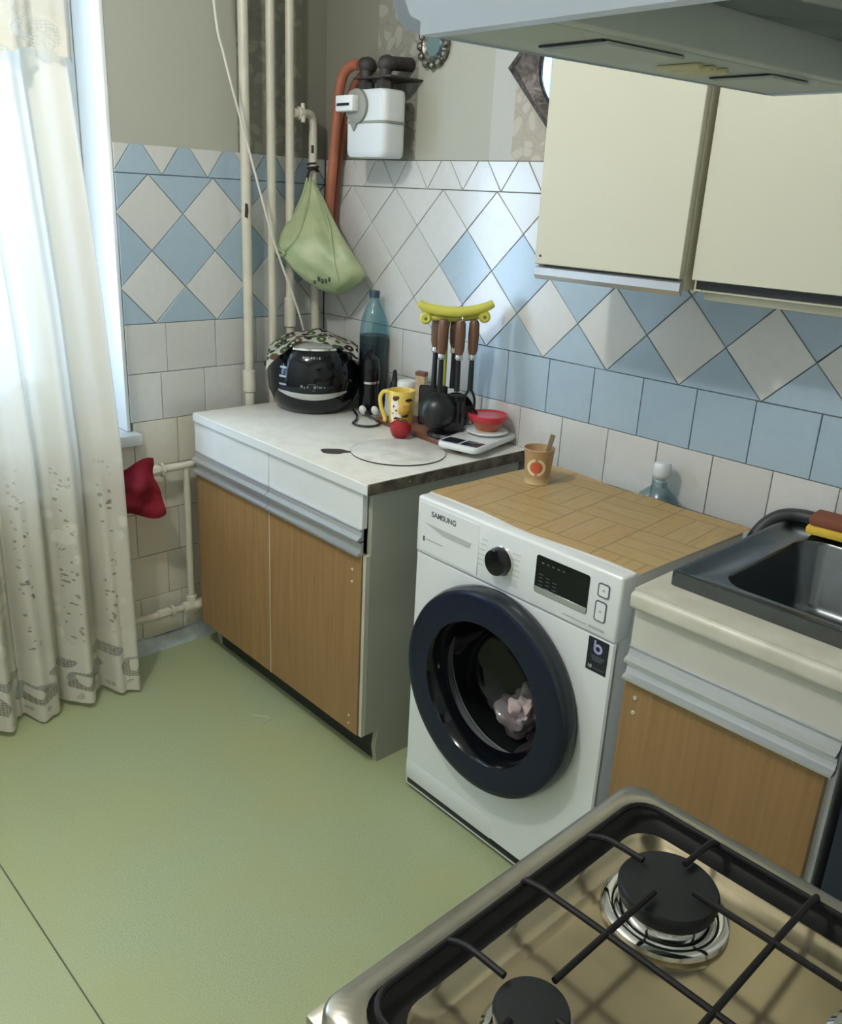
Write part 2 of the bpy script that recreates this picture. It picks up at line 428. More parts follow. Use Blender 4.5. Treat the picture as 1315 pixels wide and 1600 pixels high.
# ------------------------------------------------------------------ window, sill, curtain
win = bpy.data.objects.new('window_1', None); COL.objects.link(win); win['kind'] = 'structure'; win.location = (-.2, 0, 0)
def wpart(name, *a, bev=.006): return obj(name, box(B(), *a, bev), m_white, win)
wpart('frame_jamb', -.035, .03, -.925, YW1-.013, ZS+.001, ZT-.013); wpart('frame_jamb', -.035, .03, YW0+.013, YW0+.16, ZS+.001, ZT-.013)
wpart('frame_rail', -.035, .03, YW0+.16, -.925, ZS+.001, ZS+.09); wpart('frame_rail', -.035, .03, YW0+.16, -.925, ZT-.10, ZT-.013)
wpart('transom', -.035, .03, YW0+.16, -.925, 1.69, 1.785)
wpart('mullion', -.035, .03, -1.50, -1.40, ZS+.09, 1.69)
for y0, y1, z0, z1 in ((YW0+.16, -1.50, ZS+.09, 1.69), (-1.40, -.925, ZS+.09, 1.69), (YW0+.16, -.925, 1.785, ZT-.10)):
    obj('pane', box(B(), -.004, .004, y0, y1, z0, z1), m_pane, win)
sl = B(); box(sl, -.235, .045, YW0-.03, -.737, .752, .789, .007)
struct('trim_1', sl, m_white)
jug = thing('water_jug', 'white jug standing on the windowsill behind the sheer curtain', 'jug', (-.06, -1.02, .789))
g = B(); lathe(g, [(0, 0), (.05, 0), (.062, .02), (.066, .08), (.055, .15), (.045, .17), (.042, .165), (.05, .14), (.055, .08), (.05, .02), (0, .015)], 28); obj('body', g, m_white, jug)
g = B(); tube(g, [(0, -.058, .14), (0, -.10, .13), (0, -.105, .08), (0, -.062, .05)], .008, 8, smooth=5); obj('handle', g, m_white, jug)

def lace(name, zoff, hem_z, dense):
    g = N(name); X = g.xyz(); y, z = X[1], X[2]
    cx = g.n('CombineXYZ'); g.l(y, cx.inputs[0]); g.l(z, cx.inputs[1]); p = cx.outputs[0]
    wob = g.n('TexNoise'); wob.inputs['Scale'].default_value = 14; g.l(p, wob.inputs['Vector'])
    ad = g.n('VectorMath', operation='MULTIPLY_ADD'); g.l(wob.outputs['Color'], ad.inputs[0]); ad.inputs[1].default_value = (.05, .05, 0); g.l(p, ad.inputs[2]); pw = ad.outputs[0]
    # flower columns
    col = g.mapr(g.math('SINE', g.math('MULTIPLY', y, 34)), .15, .7)
    v = g.vor(16, pw); fl = g.mapr(v.outputs['Distance'], .30, .38, 1, 0)
    eye = g.mapr(g.vor(58, pw).outputs['Distance'], .26, .32, 1, 0)
    lowz = g.mapr(z, .72, .80, 1, 0) if dense else g.mapr(z, 5, 6, 1, 0)
    flow = g.math('MULTIPLY', g.math('MULTIPLY', fl, col), lowz)
    a = g.math('ADD', g.mapr(z, .70, .85, .82, .975) if dense else .62, g.math('MULTIPLY', flow, .18))
    hole = g.math('MULTIPLY', g.math('MULTIPLY', eye, g.mapr(g.math('SINE', g.math('MULTIPLY', y, 52)), .55, .75)), lowz)
    a = g.math('SUBTRACT', a, g.math('MULTIPLY', hole, .5))
    # hem: solid scalloped border with netted windows in it
    hem = g.mapr(z, hem_z-.01, hem_z+.03, 1, 0)
    W = g.xyz(pw); wy, wz = W[0], W[1]
    def lobes(per, off, ru, zc, rz, a0=.86, a1=1.0):
        f = g.math('SUBTRACT', g.math('FRACT', g.math('ADD', g.math('DIVIDE', wy, per), off)), .5)
        e = g.math('ADD', g.math('POWER', g.math('DIVIDE', f, ru), 2), g.math('POWER', g.math('DIVIDE', g.math('SUBTRACT', wz, zc+.025), rz), 2))
        return g.mapr(e, a0, a1, 1, 0)
    big = lobes(.150, .2, .40, zoff+.095, .036); core = lobes(.150, .28, .13, zoff+.10, .020)
    up = lobes(.150, .7, .30, zoff+.160, .022); sm = lobes(.050, .1, .22, zoff+.045, .007)
    hw = g.math('MAXIMUM', g.math('SUBTRACT', big, core), g.math('MAXIMUM', up, g.math('MULTIPLY', sm, .5)))
    net = g.n('TexChecker'); net.inputs['Scale'].default_value = 190; g.l(g.mapping((1, 1, 1), (0, 0, .78), (0, 0, 0), p), net.inputs['Vector'])
    ha = g.math('SUBTRACT', .93, g.math('MULTIPLY', hw, g.math('ADD', .35, g.math('MULTIPLY', net.outputs['Fac'], .35))))
    mx = g.n('Mix', data_type='FLOAT'); g.l(hem, mx.inputs[0]); g.l(a, mx.inputs[2]); g.l(ha, mx.inputs[3]); alpha = mx.outputs[0]
    d = g.n('BsdfDiffuse'); d.inputs[0].default_value = lin((226, 222, 208)); tl = g.n('BsdfTranslucent'); tl.inputs[0].default_value = lin((226, 226, 218))
    m1 = g.n('MixShader'); m1.inputs[0].default_value = .24; g.l(d.outputs[0], m1.inputs[1]); g.l(tl.outputs[0], m1.inputs[2])
    tr = g.n('BsdfTransparent'); m2 = g.n('MixShader'); g.l(alpha, m2.inputs[0]); g.l(tr.outputs[0], m2.inputs[1]); g.l(m1.outputs[0], m2.inputs[2])
    g.l(m2.outputs[0], g.out.inputs['Surface']); return g.m
cur = thing('lace_curtain', 'long sheer white lace curtain hanging to the floor before the window', 'curtain')
def edge(z):
    pts = [(0, -.888), (.4, -.892), (.8, -.896), (1.2, -.915), (1.78, -.955), (2.5, -.95)]
    for (a, p), (b, q) in zip(pts, pts[1:]):
        if a <= z <= b: return p+(q-p)*(z-a)/(b-a)
    return pts[-1][1]
def cur_f(u, v):
    s = u*.74; k = 1.0-v
    hz = .006+.020*abs(math.sin(s*11))**.7*.6+.004*abs(math.sin(s*75))
    z = hz+(2.40-hz)*v
    amp = .026+.014*(1-v)
    x = .150+amp*math.sin(s*52+.9*math.sin(v*2.2))+.010*math.sin(s*131+1.3)+.02*(1-v)
    yy = edge(z)-s*(1.0-.05*v)+.008*math.sin(s*52+1.7)
    if s < .03: x += (.03-s)*1.2*(1-v)
    return (x, yy, z)
obj('sheer_panel', grid(B(), 220, 70, cur_f), lace('sheer_lace', 0.0, .22, True), cur)
def val_f(u, v):
    s = u*1.55; hz = 1.765+.045*abs(math.sin(s*14+.4))+.008*abs(math.sin(s*90)); z = hz+(2.40-hz)*v
    return (.215+.018*math.sin(s*60)+.006*math.sin(s*140), edge(z)-.0+.012-s, z)
obj('valance', grid(B(), 260, 24, val_f), lace('valance_lace', 1.75, 1.86, False), cur)
rod = thing('curtain_rod', 'white curtain rod above the window carrying the lace curtain', 'curtain rod')
obj('rod', cyl(B(), (.17, -2.6, 2.41), (.17, -.80, 2.41), .012), m_white, rod)
for yy in (-.83, -2.57): obj('bracket', box(B(), 0, .17, yy-.008, yy+.008, 2.40, 2.42, .003), m_white, rod)

# ------------------------------------------------------------------ heating: radiator, pipes, red cloth
rad = thing('radiator', 'cream cast radiator behind the lace curtain under the window', 'radiator', (.085, 0, 0))
for i in range(7):
    yy = -.93-i*.085; g = B(); box(g, -.045, .045, yy-.032, yy+.032, .15, .68, .02, 3)
    obj('section', g, m_pipe, rad)
for zz in (.655, .185): obj('manifold', cyl(B(), (0, -1.45, zz), (0, -.885, zz), .02), m_pipe, rad)
for yy in (-1.19, -1.02): obj('bracket', box(B(), -.085, .0, yy-.01, yy+.01, .40, .42), m_pipe, rad)
hp = thing('radiator_pipe', 'cream painted radiator pipe loop low on the tiled left wall', 'pipe', (.062, 0, 0))
g = B(); tube(g, [(.02, -.885, .655), (0, -.82, .667), (0, -.70, .668), (0, -.40, .672)], .0125, 12, smooth=4); obj('upper_pipe', g, m_pipe, hp)
g = B(); cyl(g, (0, -.603, .66), (0, -.606, .17), .0115); obj('bypass', g, m_pipe, hp)
g = B(); tube(g, [(.02, -.885, .185), (0, -.84, .165), (0, -.70, .163), (0, -.40, .162)], .0125, 12, smooth=4); obj('lower_pipe', g, m_pipe, hp)
g = B(); cyl(g, (0, -.745, .668), (0, -.700, .668), .0185, seg=8, bev=.002); cyl(g, (0, -.694, .668), (0, -.684, .668), .024, seg=8, bev=.002); obj('upper_nut', g, m_pipe, hp)
g = B(); cyl(g, (0, -.735, .164), (0, -.690, .164), .0175, seg=8, bev=.002); cyl(g, (0, -.684, .164), (0, -.674, .164), .023, seg=8, bev=.002); obj('lower_nut', g, m_pipe, hp)
g = B(); cyl(g, (0, -.640, .162), (0, -.565, .162), .020, bev=.003); cyl(g, (0, -.605, .145), (0, -.605, .205), .018, bev=.003); ell(g, (.014, -.59, .168), (.016, .02, .018), 2); obj('tee', g, m_pipe, hp)
m_red = M('red_cloth', (168, 44, 62), .85, var=.25, vscale=9, bump=.25, bscale=300)
def red_f(u, v):
    top = (-.922+.168*u, .700+.035*u+.012*math.sin(u*9)); bot = (-.914+.172*u+.012, .545+.02*math.sin(u*5+.5)+.02*u)
    y = top[0]+(bot[0]-top[0])*v; z = top[1]+(bot[1]-top[1])*v
    y += .012*math.sin(v*PI)*u-.018*u*(1-abs(2*v-.75))
    x = .128+.018*math.sin(v*3.0)+.012*math.sin(u*8+v*7)+.008*math.sin(v*13-u*5)
    return (x, y, z)
rc = obj('red_cloth', grid(B(), 24, 24, red_f, .003), m_red)
tag(rc, 'crumpled red cloth hung over the radiator beside the curtain', 'cloth')

# risers
def riser(y, r, z0, z1, lab, coup, x=.07):
    t = thing('riser_pipe', lab, 'pipe', (x, y, 0)); g = B(); cyl(g, (0, 0, z0), (0, .0, z1), r, seg=18); obj('pipe', g, m_pipe, t)
    for z, h, rr in coup: obj('coupling', cyl(B(), (0, 0, z), (0, 0, z+h), rr, seg=18, bev=.004), m_pipe, t)
    return t
r1 = riser(-.362, .0155, .02, 2.55, 'thickest cream riser pipe, nearest the window, with a black scuff', [(.885, .075, .021)])
m_scuff = M('bare_metal_scuff', (38, 34, 30), .7)
g = B(); prism(g, [(-.006, -.02), (.003, -.026), (.006, 0), (.004, .018), (-.004, .02)], 0, .001); bmesh.ops.transform(g, matrix=T(.0130, -.0075, 1.462) @ Matrix.Rotation(math.radians(-30), 4, 'Z') @ MA_, verts=g.verts); obj('scuff_mark', g, m_scuff, r1)
riser(-.268, .0135, .02, 2.55, 'middle of the three cream riser pipes in the corner', [])
riser(-.197, .0135, .02, 2.55, 'third cream riser pipe, the one feeding the bent gas branch', [(1.09, .10, .0195)])
gp = thing('gas_branch_pipe', 'cream bent branch pipe with a valve in the tiled corner', 'pipe', (0, 0, 0))
g = B(); tube(g, [(.07, -.183, 1.755), (.07, -.15, 1.757), (.066, -.118, 1.757), (.062, -.103, 1.745), (.060, -.098, 1.71), (.060, -.098, 1.62), (.060, -.096, 1.4), (.060, -.085, 1.16), (.060, -.085, .85)], .0138, 14, smooth=5); obj('pipe', g, m_pipe, gp)
g = B(); cyl(g, (.07, -.165, 1.756), (.07, -.145, 1.757), .020, seg=8, bev=.002); cyl(g, (.085, -.155, 1.73), (.075, -.150, 1.785), .007); obj('valve', g, m_pipe, gp)
g = B(); box(g, -.004, .004, -.001, .001, -.012, .012, .0008); bmesh.ops.transform(g, matrix=T(.071, -.1085, 1.655) @ Matrix.Rotation(math.radians(40), 4, 'Z'), verts=g.verts); obj('scuff_mark', g, m_scuff, gp)
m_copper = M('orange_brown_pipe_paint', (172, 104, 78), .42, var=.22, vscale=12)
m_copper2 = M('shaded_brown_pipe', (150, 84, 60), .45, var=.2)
op = thing('gas_pipe', 'orange brown painted gas pipe dropping from the meter', 'pipe')
g = B(); tube(g, [(.262, -.075, 1.892), (.225, -.075, 1.893), (.185, -.075, 1.872), (.163, -.075, 1.82), (.150, -.073, 1.74), (.128, -.07, 1.60), (.108, -.066, 1.47), (.102, -.062, 1.37), (.100, -.045, 1.34), (.100, -.004, 1.335)], .0155, 14, smooth=5); obj('supply_pipe', g, m_copper, op)
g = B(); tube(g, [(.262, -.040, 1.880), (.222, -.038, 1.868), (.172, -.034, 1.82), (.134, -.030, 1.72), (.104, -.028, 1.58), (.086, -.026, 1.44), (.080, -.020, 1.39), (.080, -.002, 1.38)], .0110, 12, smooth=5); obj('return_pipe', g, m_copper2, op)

# hanging white cable
m_cable = M('white_cable', (214, 210, 196), .5)
g = B(); tube(g, [(.13, -.54, 2.549), (.13, -.493, 2.01), (.13, -.463, 1.871), (.128, -.394, 1.658), (.13, -.30, 1.37), (.125, -.195, 1.13), (.08, -.11, .93), (.04, -.05, .86)], .0036, 8, smooth=7)
tag(obj('cable', g, m_cable), 'thin white cable slanting down in front of the riser pipes', 'cable')

# ------------------------------------------------------------------ gas meter
m_meter = M('white_meter_casing', (212, 216, 216), .35)
m_mgrey = M('grey_meter_dial', (140, 142, 132), .5); m_black = M('blackened_fittings', (58, 52, 48), .6, var=.3, vscale=30)
gm = thing('gas_meter', 'white gas meter on the wall above the tiles', 'gas meter', (.378, -.105, 1.63))
gm.scale = (1.06, 1.03, 1.04)
g = B()
loft(g, [rr3(.165, .085, .02, z) if False else [(x*s, y*s, z) for x, y in rrect(.172, .088, .022)] for z, s in ((0, .90), (.006, .97), (.02, 1.0), (.088, 1.0))], cap0=True, cap1=True); obj('lower_casing', g, m_meter, gm)
g = B(); loft(g, [[(x*s, y*s, z) for x, y in rrect(.172, .088, .022)] for z, s in ((.0885, 1.03), (.0945, 1.03))], True, True); obj('seam_band', g, m_mgrey, gm)
g = B(); loft(g, [[(x*s, y*s, z) for x, y in rrect(.172, .088, .022)] for z, s in ((.095, 1.0), (.16, 1.0), (.172, .97), (.176, .90))], cap0=True, cap1=True); obj('upper_casing', g, m_meter, gm)
g = B(); lathe(g, [(0, 0), (.045, 0), (.045, .010), (.036, .014), (0, .014)], 32, T(-.028, -.043, .133) @ RX); obj('dial_mount', g, m_mgrey, gm)
g = B(); box(g, -.088, -.012, -.078, -.050, .118, .160, .004); ct = obj('counter', g, m_white, gm)
obj('counter_window', box(B(), -.080, -.026, -.0795, -.077, .132, .139), m_dark, ct)
g = B(); prism(g, [(-.02, 0), (.02, 0), (0, -.028)], 0, .006, T(-.040, -.044, .096) @ RX); obj('dial_tab', g, m_mgrey, gm)
for dx in (-.045, .035):
    g = B(); cyl(g, (dx, .0, .172), (dx, 0, .235), .017, seg=14); cyl(g, (dx, 0, .178), (dx, 0, .20), .024, seg=6, bev=.002); ell(g, (dx, .005, .243), (.026, .028, .024), 2); cyl(g, (dx, .01, .245), (dx-.035 if dx < 0 else dx, .02 if dx < 0 else .095, .252), .0185, seg=12)
    obj('elbow', g, m_black, gm)
obj('bracket_plate', box(B(), -.075, .085, -.025, .102, .206, .211, .001), m_black, gm)

# ------------------------------------------------------------------ green bag
def bag_mat():
    g = N('green_plastic_bag'); g.b.inputs['Roughness'].default_value = .45
    f = g.mapr(g.noise(16, 3), .35, .7)
    c = g.mix(f, lin((168, 176, 136)), lin((144, 162, 122))); g.l(c, g.b.inputs['Base Color'])
    g.b.inputs['Subsurface Weight'].default_value = 0
    g.bump(g.noise(40, 4), .5, .004); return g.m
m_bag = bag_mat()
bag = thing('carrier_bag', 'pale green plastic carrier bag hanging from the bent pipe', 'bag', (.085, -.130, 1.575), math.radians(38))
# local x runs along the bag, local -y faces the room, z down from the hook; the full belly swings out over the pipes
prof = [  # z, left, right, half depth, swing
    (-.012, -.006, .014, .007, 0), (-.04, -.012, .030, .010, .006), (-.075, -.022, .055, .016, .016), (-.11, -.038, .076, .024, .030), (-.143, -.052, .098, .032, .045),
    (-.175, -.065, .124, .040, .068), (-.205, -.076, .150, .046, .084), (-.235, -.082, .176, .050, .092), (-.262, -.058, .198, .051, .094), (-.285, -.034, .212, .049, .094),
    (-.303, -.012, .214, .045, .093), (-.322, .016, .200, .038, .091), (-.340, .045, .176, .028, .088), (-.354, .078, .150, .018, .086), (-.362, .100, .130, .008, .085)]
rings = []
def swing(z):
    for p0, p1 in zip(prof, prof[1:]):
        if p1[0] <= z <= p0[0]: return p0[4]+(p1[4]-p0[4])*(p0[0]-z)/(p0[0]-p1[0])
    return 0
for i, (z, x0, x1, hd, sw) in enumerate(prof):
    R = []; cx, hw = (x0+x1)/2, (x1-x0)/2
    for k in range(48):
        a = 2*PI*k/48; c, s = math.cos(a), math.sin(a); amp = min(1, i/4)*min(1, (14-i)/4)
        wob = 1+amp*(.10*math.sin(a*4+i*.55)+.06*math.sin(a*9-i*.9))
        px = cx+hw*(abs(c)**.85)*(1 if c > 0 else -1)
        zz = z+amp*(.006*math.sin(a*5+i*.5)+(.010*max(0, c)**4 if i > 8 else 0))
        R.append((px, -sw+hd*(1 if s > 0 else -1)*abs(s)**.9*wob, zz))
    rings.append(R)
g = B(); loft(g, rings, True, True); bo = obj('body', g, m_bag, bag); sm = bo.modifiers.new('s', 'SUBSURF'); sm.levels = 1; sm.render_levels = 2
def on_bag(x, z, d=.004):
    for p0, p1 in zip(prof, prof[1:]):
        if p1[0] <= z <= p0[0]:
            f = (p0[0]-z)/(p0[0]-p1[0]); x0, x1, hd, sw = [p0[j]+(p1[j]-p0[j])*f for j in (1, 2, 3, 4)]
            t_ = max(0, 1-((x-(x0+x1)/2)/((x1-x0)/2))**2)**.5
            return (x, -sw-hd*t_-d, z)
    return (x, -.004, z)
g = B(); tube(g, [on_bag(*p) for p in ((.004, -.005), (.006, -.05), (.003, -.10), (-.003, -.15), (-.010, -.19), (-.028, -.215), (-.05, -.232))], lambda t: .0045+.0055*t, 10, smooth=5, flat=.6); obj('handle', g, m_bag, bag)
g = B(); tube(g, [on_bag(*p, d=-.002) for p in ((-.006, -.008), (-.022, -.07), (-.045, -.13), (-.066, -.18), (-.079, -.222))], lambda t: .004+.003*t, 10, smooth=5); obj('handle', g, m_bag, bag)
g = B(); tube(g, [on_bag(*p, d=.0005) for p in ((.038, -.06), (.066, -.11), (.094, -.166), (.112, -.22), (.124, -.266), (.134, -.31), (.138, -.338))], .0028, 8, smooth=5); obj('seam', g, m_bag, bag)
g = B(); tube(g, [on_bag(-.080, -.222, .004), on_bag(-.064, -.228, .008), on_bag(-.046, -.236, .008), on_bag(-.050, -.246, .006), on_bag(-.064, -.244, .006), on_bag(-.077, -.236, .004)], .0055, 8, True, 5); obj('rolled_mouth', g, m_bag, bag)
m_print = M('dark_green_print', (52, 74, 52), .5)
g = B()
for x, z, w in ((.052, -.322, .008), (.068, -.312, .007), (.080, -.318, .007), (.092, -.316, .006), (.104, -.310, .007)):
    p = on_bag(x, z, .0005); ell(g, p, (w*.6, .002, .008), 2, jitter=.4)
obj('print', g, m_print, bag)
hk = thing('wire_hook', 'dark wire hook tied on the bent pipe holding the bag', 'hook', (.066, -.112, 1.585))
g = B(); tube(g, [(-.006, .032, .005), (.012, .012, .012), (.014, -.012, .006), (.012, -.022, -.02), (.010, -.016, -.06), (.014, -.012, -.10)], .005, 8, smooth=5)
tube(g, [(.0135*math.cos(a)*1.35-.006, .0135*math.sin(a)*1.35+.014, .004+.002*a) for a in [k*.5 for k in range(26)]], .0028, 6); obj('wire', g, m_scuff, hk)

# ------------------------------------------------------------------ ornaments on the wall
m_frame = M('dark_ornate_frame', (58, 52, 50), .4, .3, col2=(96, 88, 84), vscale=60, bump=.6, bscale=120)
m_mirror = M('mirror_glass', (170, 205, 220), .03, 1.0)
mr = thing('wall_mirror', 'dark ornate diamond framed mirror half hidden by the wall cupboard', 'mirror', (1.035, -.003, 1.858))
g = B(); t = bmesh.new()
ro = [(.222*math.cos(a)*(1+.04*abs(math.sin(2*a))), .222*math.sin(a)*(1+.04*abs(math.sin(2*a)))) for a in [2*PI*k/64 for k in range(64)]]
def dia(a, R): return R/(abs(math.cos(a))+abs(math.sin(a)))
A = [2*PI*k/64 for k in range(64)]
def ring3(f, z): return [(f(a)*math.cos(a), f(a)*math.sin(a), z) for a in A]
loft(g, [ring3(lambda a: dia(a, .222), 0), ring3(lambda a: dia(a, .222), .018), ring3(lambda a: dia(a, .20)*.75+.035, .03), ring3(lambda a: .118, .016), ring3(lambda a: .115, .004)], M4=RX); obj('frame', g, m_frame, mr)
g = B()
for k in range(44):
    a = 2*PI*k/44; R = dia(a, .215); ell(g, (R*math.cos(a)*.965, -.021, R*math.sin(a)*.965), (.008, .006, .008), 1)
obj('beading', g, m_frame, mr, kind='stuff')
g = B(); lathe(g, [(0, .007), (.12, .007), (.12, .0)], 40, RX); obj('mirror', g, m_mirror, mr)
m_silver = M('tarnished_silver', (150, 148, 138), .3, .8, col2=(70, 66, 58), vscale=70, bump=.7, bscale=140)
orn = thing('wall_ornament', 'small round silver ornament on the wall, half behind the hood', 'ornament', (.515, -.003, 1.935))
g = B(); lathe(g, [(0, .004), (.03, .006), (.042, .014), (.055, .012), (.06, 0)], 32, RX); obj('plate', g, m_silver, orn)
for k in range(12):
    a = 2*PI*k/12; g = B(); ell(g, (.052*math.cos(a), -.014, .052*math.sin(a)), (.012, .009, .012), 2); obj('petal', g, m_silver, orn)
g = B(); lathe(g, [(0, .012), (.028, .012), (.03, .006)], 24, RX); obj('mirror', g, m_mirror, orn)

# ------------------------------------------------------------------ left base cabinet
cab = thing('base_cabinet', 'low kitchen cabinet with two brown doors and white drawers in the corner', 'cabinet', (.53, -.296, 0), -.025)
# local: x -.44..+.43 , front face y -.275
FX0, FX1, FY = -.437, .446, -.280
SM = Matrix(((0, 0, 1, 0), (1, 0, 0, 0), (0, 1, 0, 0), (0, 0, 0, 1)))
for xa, xb in ((FX0, FX0+.017), (FX1-.017, FX1)):
    g = B(); prism(g, [(FY+.004, .106), (FY+.048, .106), (FY+.040, .05), (FY+.048, 0), (.27, 0), (.27, .822), (FY+.004, .822)], xa, xb, SM); obj('side_panel', g, m_side, cab, smooth=False)
g = B(); box(g, FX0+.017, FX1-.017, FY+.006, .27, .105, .12); box(g, FX0+.017, FX1-.017, .26, .27, .1, .82); obj('carcass', g, m_side, cab, smooth=False)
m_plinth = M('dark_plinth', (46, 50, 42), .7, var=.2)
obj('plinth', box(B(), FX0+.018, FX1-.018, FY+.050, FY+.065, 0, .104), m_plinth, cab)
W2 = (FX1-.012-FX0)/2
for i in range(2):
    x0 = FX0+i*W2+.0015; x1 = x0+W2-.003
    d = obj('door', box(B(), x0, x1, FY-.017, FY, .106, .652, .0012, 1), m_door, cab)
    if i == 0: obj('edge_strip', box(B(), x1+.0001, x1+.0026, FY-.0175, FY, .106, .652), m_doorcream, d)
    g = B(); prism(g, [(0, 0), (.020, 0), (.020, .006), (.010, .010), (.006, .022), (.010, .034), (0, .036)], x0, x1, T(0, FY-.017+.006, .650) @ Matrix(((0, 0, 1, 0), (-1, 0, 0, 0), (0, 1, 0, 0), (0, 0, 0, 1)))); obj('handle_profile', g, m_alu, d)
    dr = obj('drawer', box(B(), x0, x1, FY-.017, FY, .722, .818, .0012, 1), m_cabwhite, cab)
    g = B(); prism(g, [(0, 0), (.022, 0), (.022, .005), (.009, .012), (.006, .024), (.012, .032), (0, .034)], x0, x1, T(0, FY-.017+.006, .690) @ Matrix(((0, 0, 1, 0), (-1, 0, 0, 0), (0, 1, 0, 0), (0, 0, 0, 1)))); obj('handle_profile', g, m_alu, dr)
g = B()
for z in (.60, .565, .155, .13): lathe(g, [(0, .0), (.004, 0), (.003, .0015), (0, .002)], 10, T(FX1-.05, FY-.017, z) @ RX)
obj('screw_cover', g, m_doorcream, cab, kind='stuff')
obj('edge_strip', box(B(), FX1-.0115, FX1, FY-.012, FY+.003, .106, .65), m_doorcream, cab)
def worktop_mat():
    g = N('speckled_white_worktop'); g.b.inputs['Roughness'].default_value = .32
    f = g.mapr(g.noise(22, 5, None, .7), .45, .75); c = g.mix(f, lin((228, 227, 217)), lin((212, 211, 199)))
    st = g.mapr(g.noise(7, 4), .62, .72, 0, .35); c = g.mix(st, c, lin((192, 188, 172))); g.l(c, g.b.inputs['Base Color']); return g.m
m_wtop = worktop_mat()
wt = thing('worktop', 'white speckled worktop of the corner cabinet with a dark worn edge', 'worktop', (.53, -.296, 0), -.025)
WX0, WX1, WY0, WY1 = -.425, .461, -.305, .285
# the slab; its back edge follows the back wall, which the cabinet is not quite parallel to
c_, s_ = math.cos(-.025), math.sin(-.025)
def wall_y(lx, y=-.008): return (y+.296-lx*s_)/c_
WBL, WBR = wall_y(WX0), wall_y(WX1)
g = B(); prism(g, [(WX0, WY0), (WX1-.004, WY0), (WX1-.004, WBR), (WX0, WBL)], .823, .850, bev=.003); obj('slab', g, m_wtop, wt)
m_edge = M('dark_worn_edge', (66, 58, 48), .7, col2=(112, 102, 84), vscale=30)
g = B(); prism(g, [(WX1-.0038, WY0+.004), (WX1+.002, WY0+.003), (WX1+.002, WBR), (WX1-.0038, WBR)], .822, .8508); obj('edge_band', g, m_edge, wt)
g = B(); cyl(g, (WX1+.0015, -.17, .838), (WX1+.0035, -.17, .838), .003, seg=8); obj('nail_head', g, m_steel, wt)
g = B(); prism(g, [(WX0, WY0-.002), (WX1, WY0-.002), (WX1, WY0), (WX0, WY0)], .8235, .8475); obj('front_edging', g, m_cabwhite, wt)
m_burn = M('burn_mark', (62, 56, 48), .8)
g = B(); prism(g, [(.036*math.cos(a)*(1+.12*math.sin(3*a))+(.014 if abs(a-.0) < .3 else 0), .030*math.sin(a)*(1+.15*math.sin(2*a+1))) for a in [2*PI*k/24 for k in range(24)]], 0, .0003, T(.17, -.195, .850) @ Matrix.Rotation(math.radians(42), 4, 'Z')); obj('burn_mark', g, m_burn, wt)

# round white board on the worktop
m_disc = M('white_marbled_board', (228, 227, 218), .4, col2=(204, 203, 192), vscale=16)
tv = thing('round_board', 'thin round white serving board lying at the worktop edge', 'board', (.805, -.352, .8505))
g = B(); lathe(g, [(0, .0042), (.131, .0042), (.133, .003)], 64); obj('face', g, m_disc, tv)
g = B(); lathe(g, [(.1332, .0034), (.1336, .0022), (.133, 0), (0, 0)], 64); obj('dark_rim', g, m_dark, tv)

# ------------------------------------------------------------------ multicooker and its cloth
mc = thing('multicooker', 'round glossy black multicooker with a silver band in the corner', 'multicooker', (.238, -.222, .8505), math.radians(51))
PB = [(0, .0), (.095, 0), (.108, .004), (.130, .028), (.146, .065), (.151, .105), (.149, .14), (.140, .175), (.124, .203)]
def rad_at(z):
    for (r0, z0), (r1, z1) in zip(PB[1:], PB[2:]):
        if z0 <= z <= z1 and z1 > z0: return r0+(r1-r0)*(z-z0)/(z1-z0)
    return PB[-1][0]
g = B(); lathe(g, [(0, .0)]+PB[1:]+[(.118, .207), (0, .207)], 72); obj('body', g, m_gloss, mc, ang=60)
m_lid = M('silver_lid', (188, 190, 184), .25, .7)
g = B(); lathe(g, [(.112, .2072), (.112, .213), (.106, .220), (.06, .238), (0, .244)], 56); obj('lid', g, m_lid, mc)
g = B(); lathe(g, [(.121, .206), (.119, .2125), (.112, .2135), (.1115, .2075)], 56); obj('lid_rim', g, m_chrome, mc)
def band_f(u, v):
    a = math.radians(-90-47+94*u); mid = .074-.010*math.cos((u-.5)*PI); h = .0105*math.sin(max(.04, min(.96, u))*PI)**.5
    z = mid+h*(2*v-1)-.004*(1-abs(2*u-1)**2)+.004; r = rad_at(z)+.0012
    return (r*math.cos(a), r*math.sin(a), z)
obj('silver_band', grid(B(), 40, 6, band_f), m_lid, mc)
m_faint = M('faint_grey_print', (104, 112, 114), .4)
def arc_mark(bm, a0, a1, z0, z1):
    def f(u, v):
        a = math.radians(-90+a0+(a1-a0)*u); z = z0+(z1-z0)*v; r = rad_at(z)+.0006; return (r*math.cos(a), r*math.sin(a), z)
    grid(bm, 5, 3, f)
g = B()
for q in ((-14, -11, .094, .103), (-10, -8, .092, .098), (-6, -4, .094, .101), (8, 12, .094, .100), (2, 5, .092, .102), (-5, 5, .1055, .1068), (6, 7, .094, .104), (14, 16, .094, .099), (1, 3, .084, .087)): arc_mark(g, *q)
obj('panel_marks', g, m_faint, mc, kind='stuff')
m_btn = M('pale_blue_button_print', (150, 170, 186), .3)
for zz in (.152, .124, .099):
    g = B(); arc_mark(g, -44, -33, zz-.003, zz+.003); obj('touch_button', g, m_btn, mc)
m_logo = M('silver_lettering', (176, 180, 180), .4)
for i, ch in enumerate('POLARIS'):
    a = math.radians(-90+(i-3)*3.6-1); z = .186; r = rad_at(z)+.0015
    text('lettering', ch, .0098, m_logo, mc, (r*math.cos(a), r*math.sin(a), z), (math.radians(62), 0, a+PI/2), .0003)
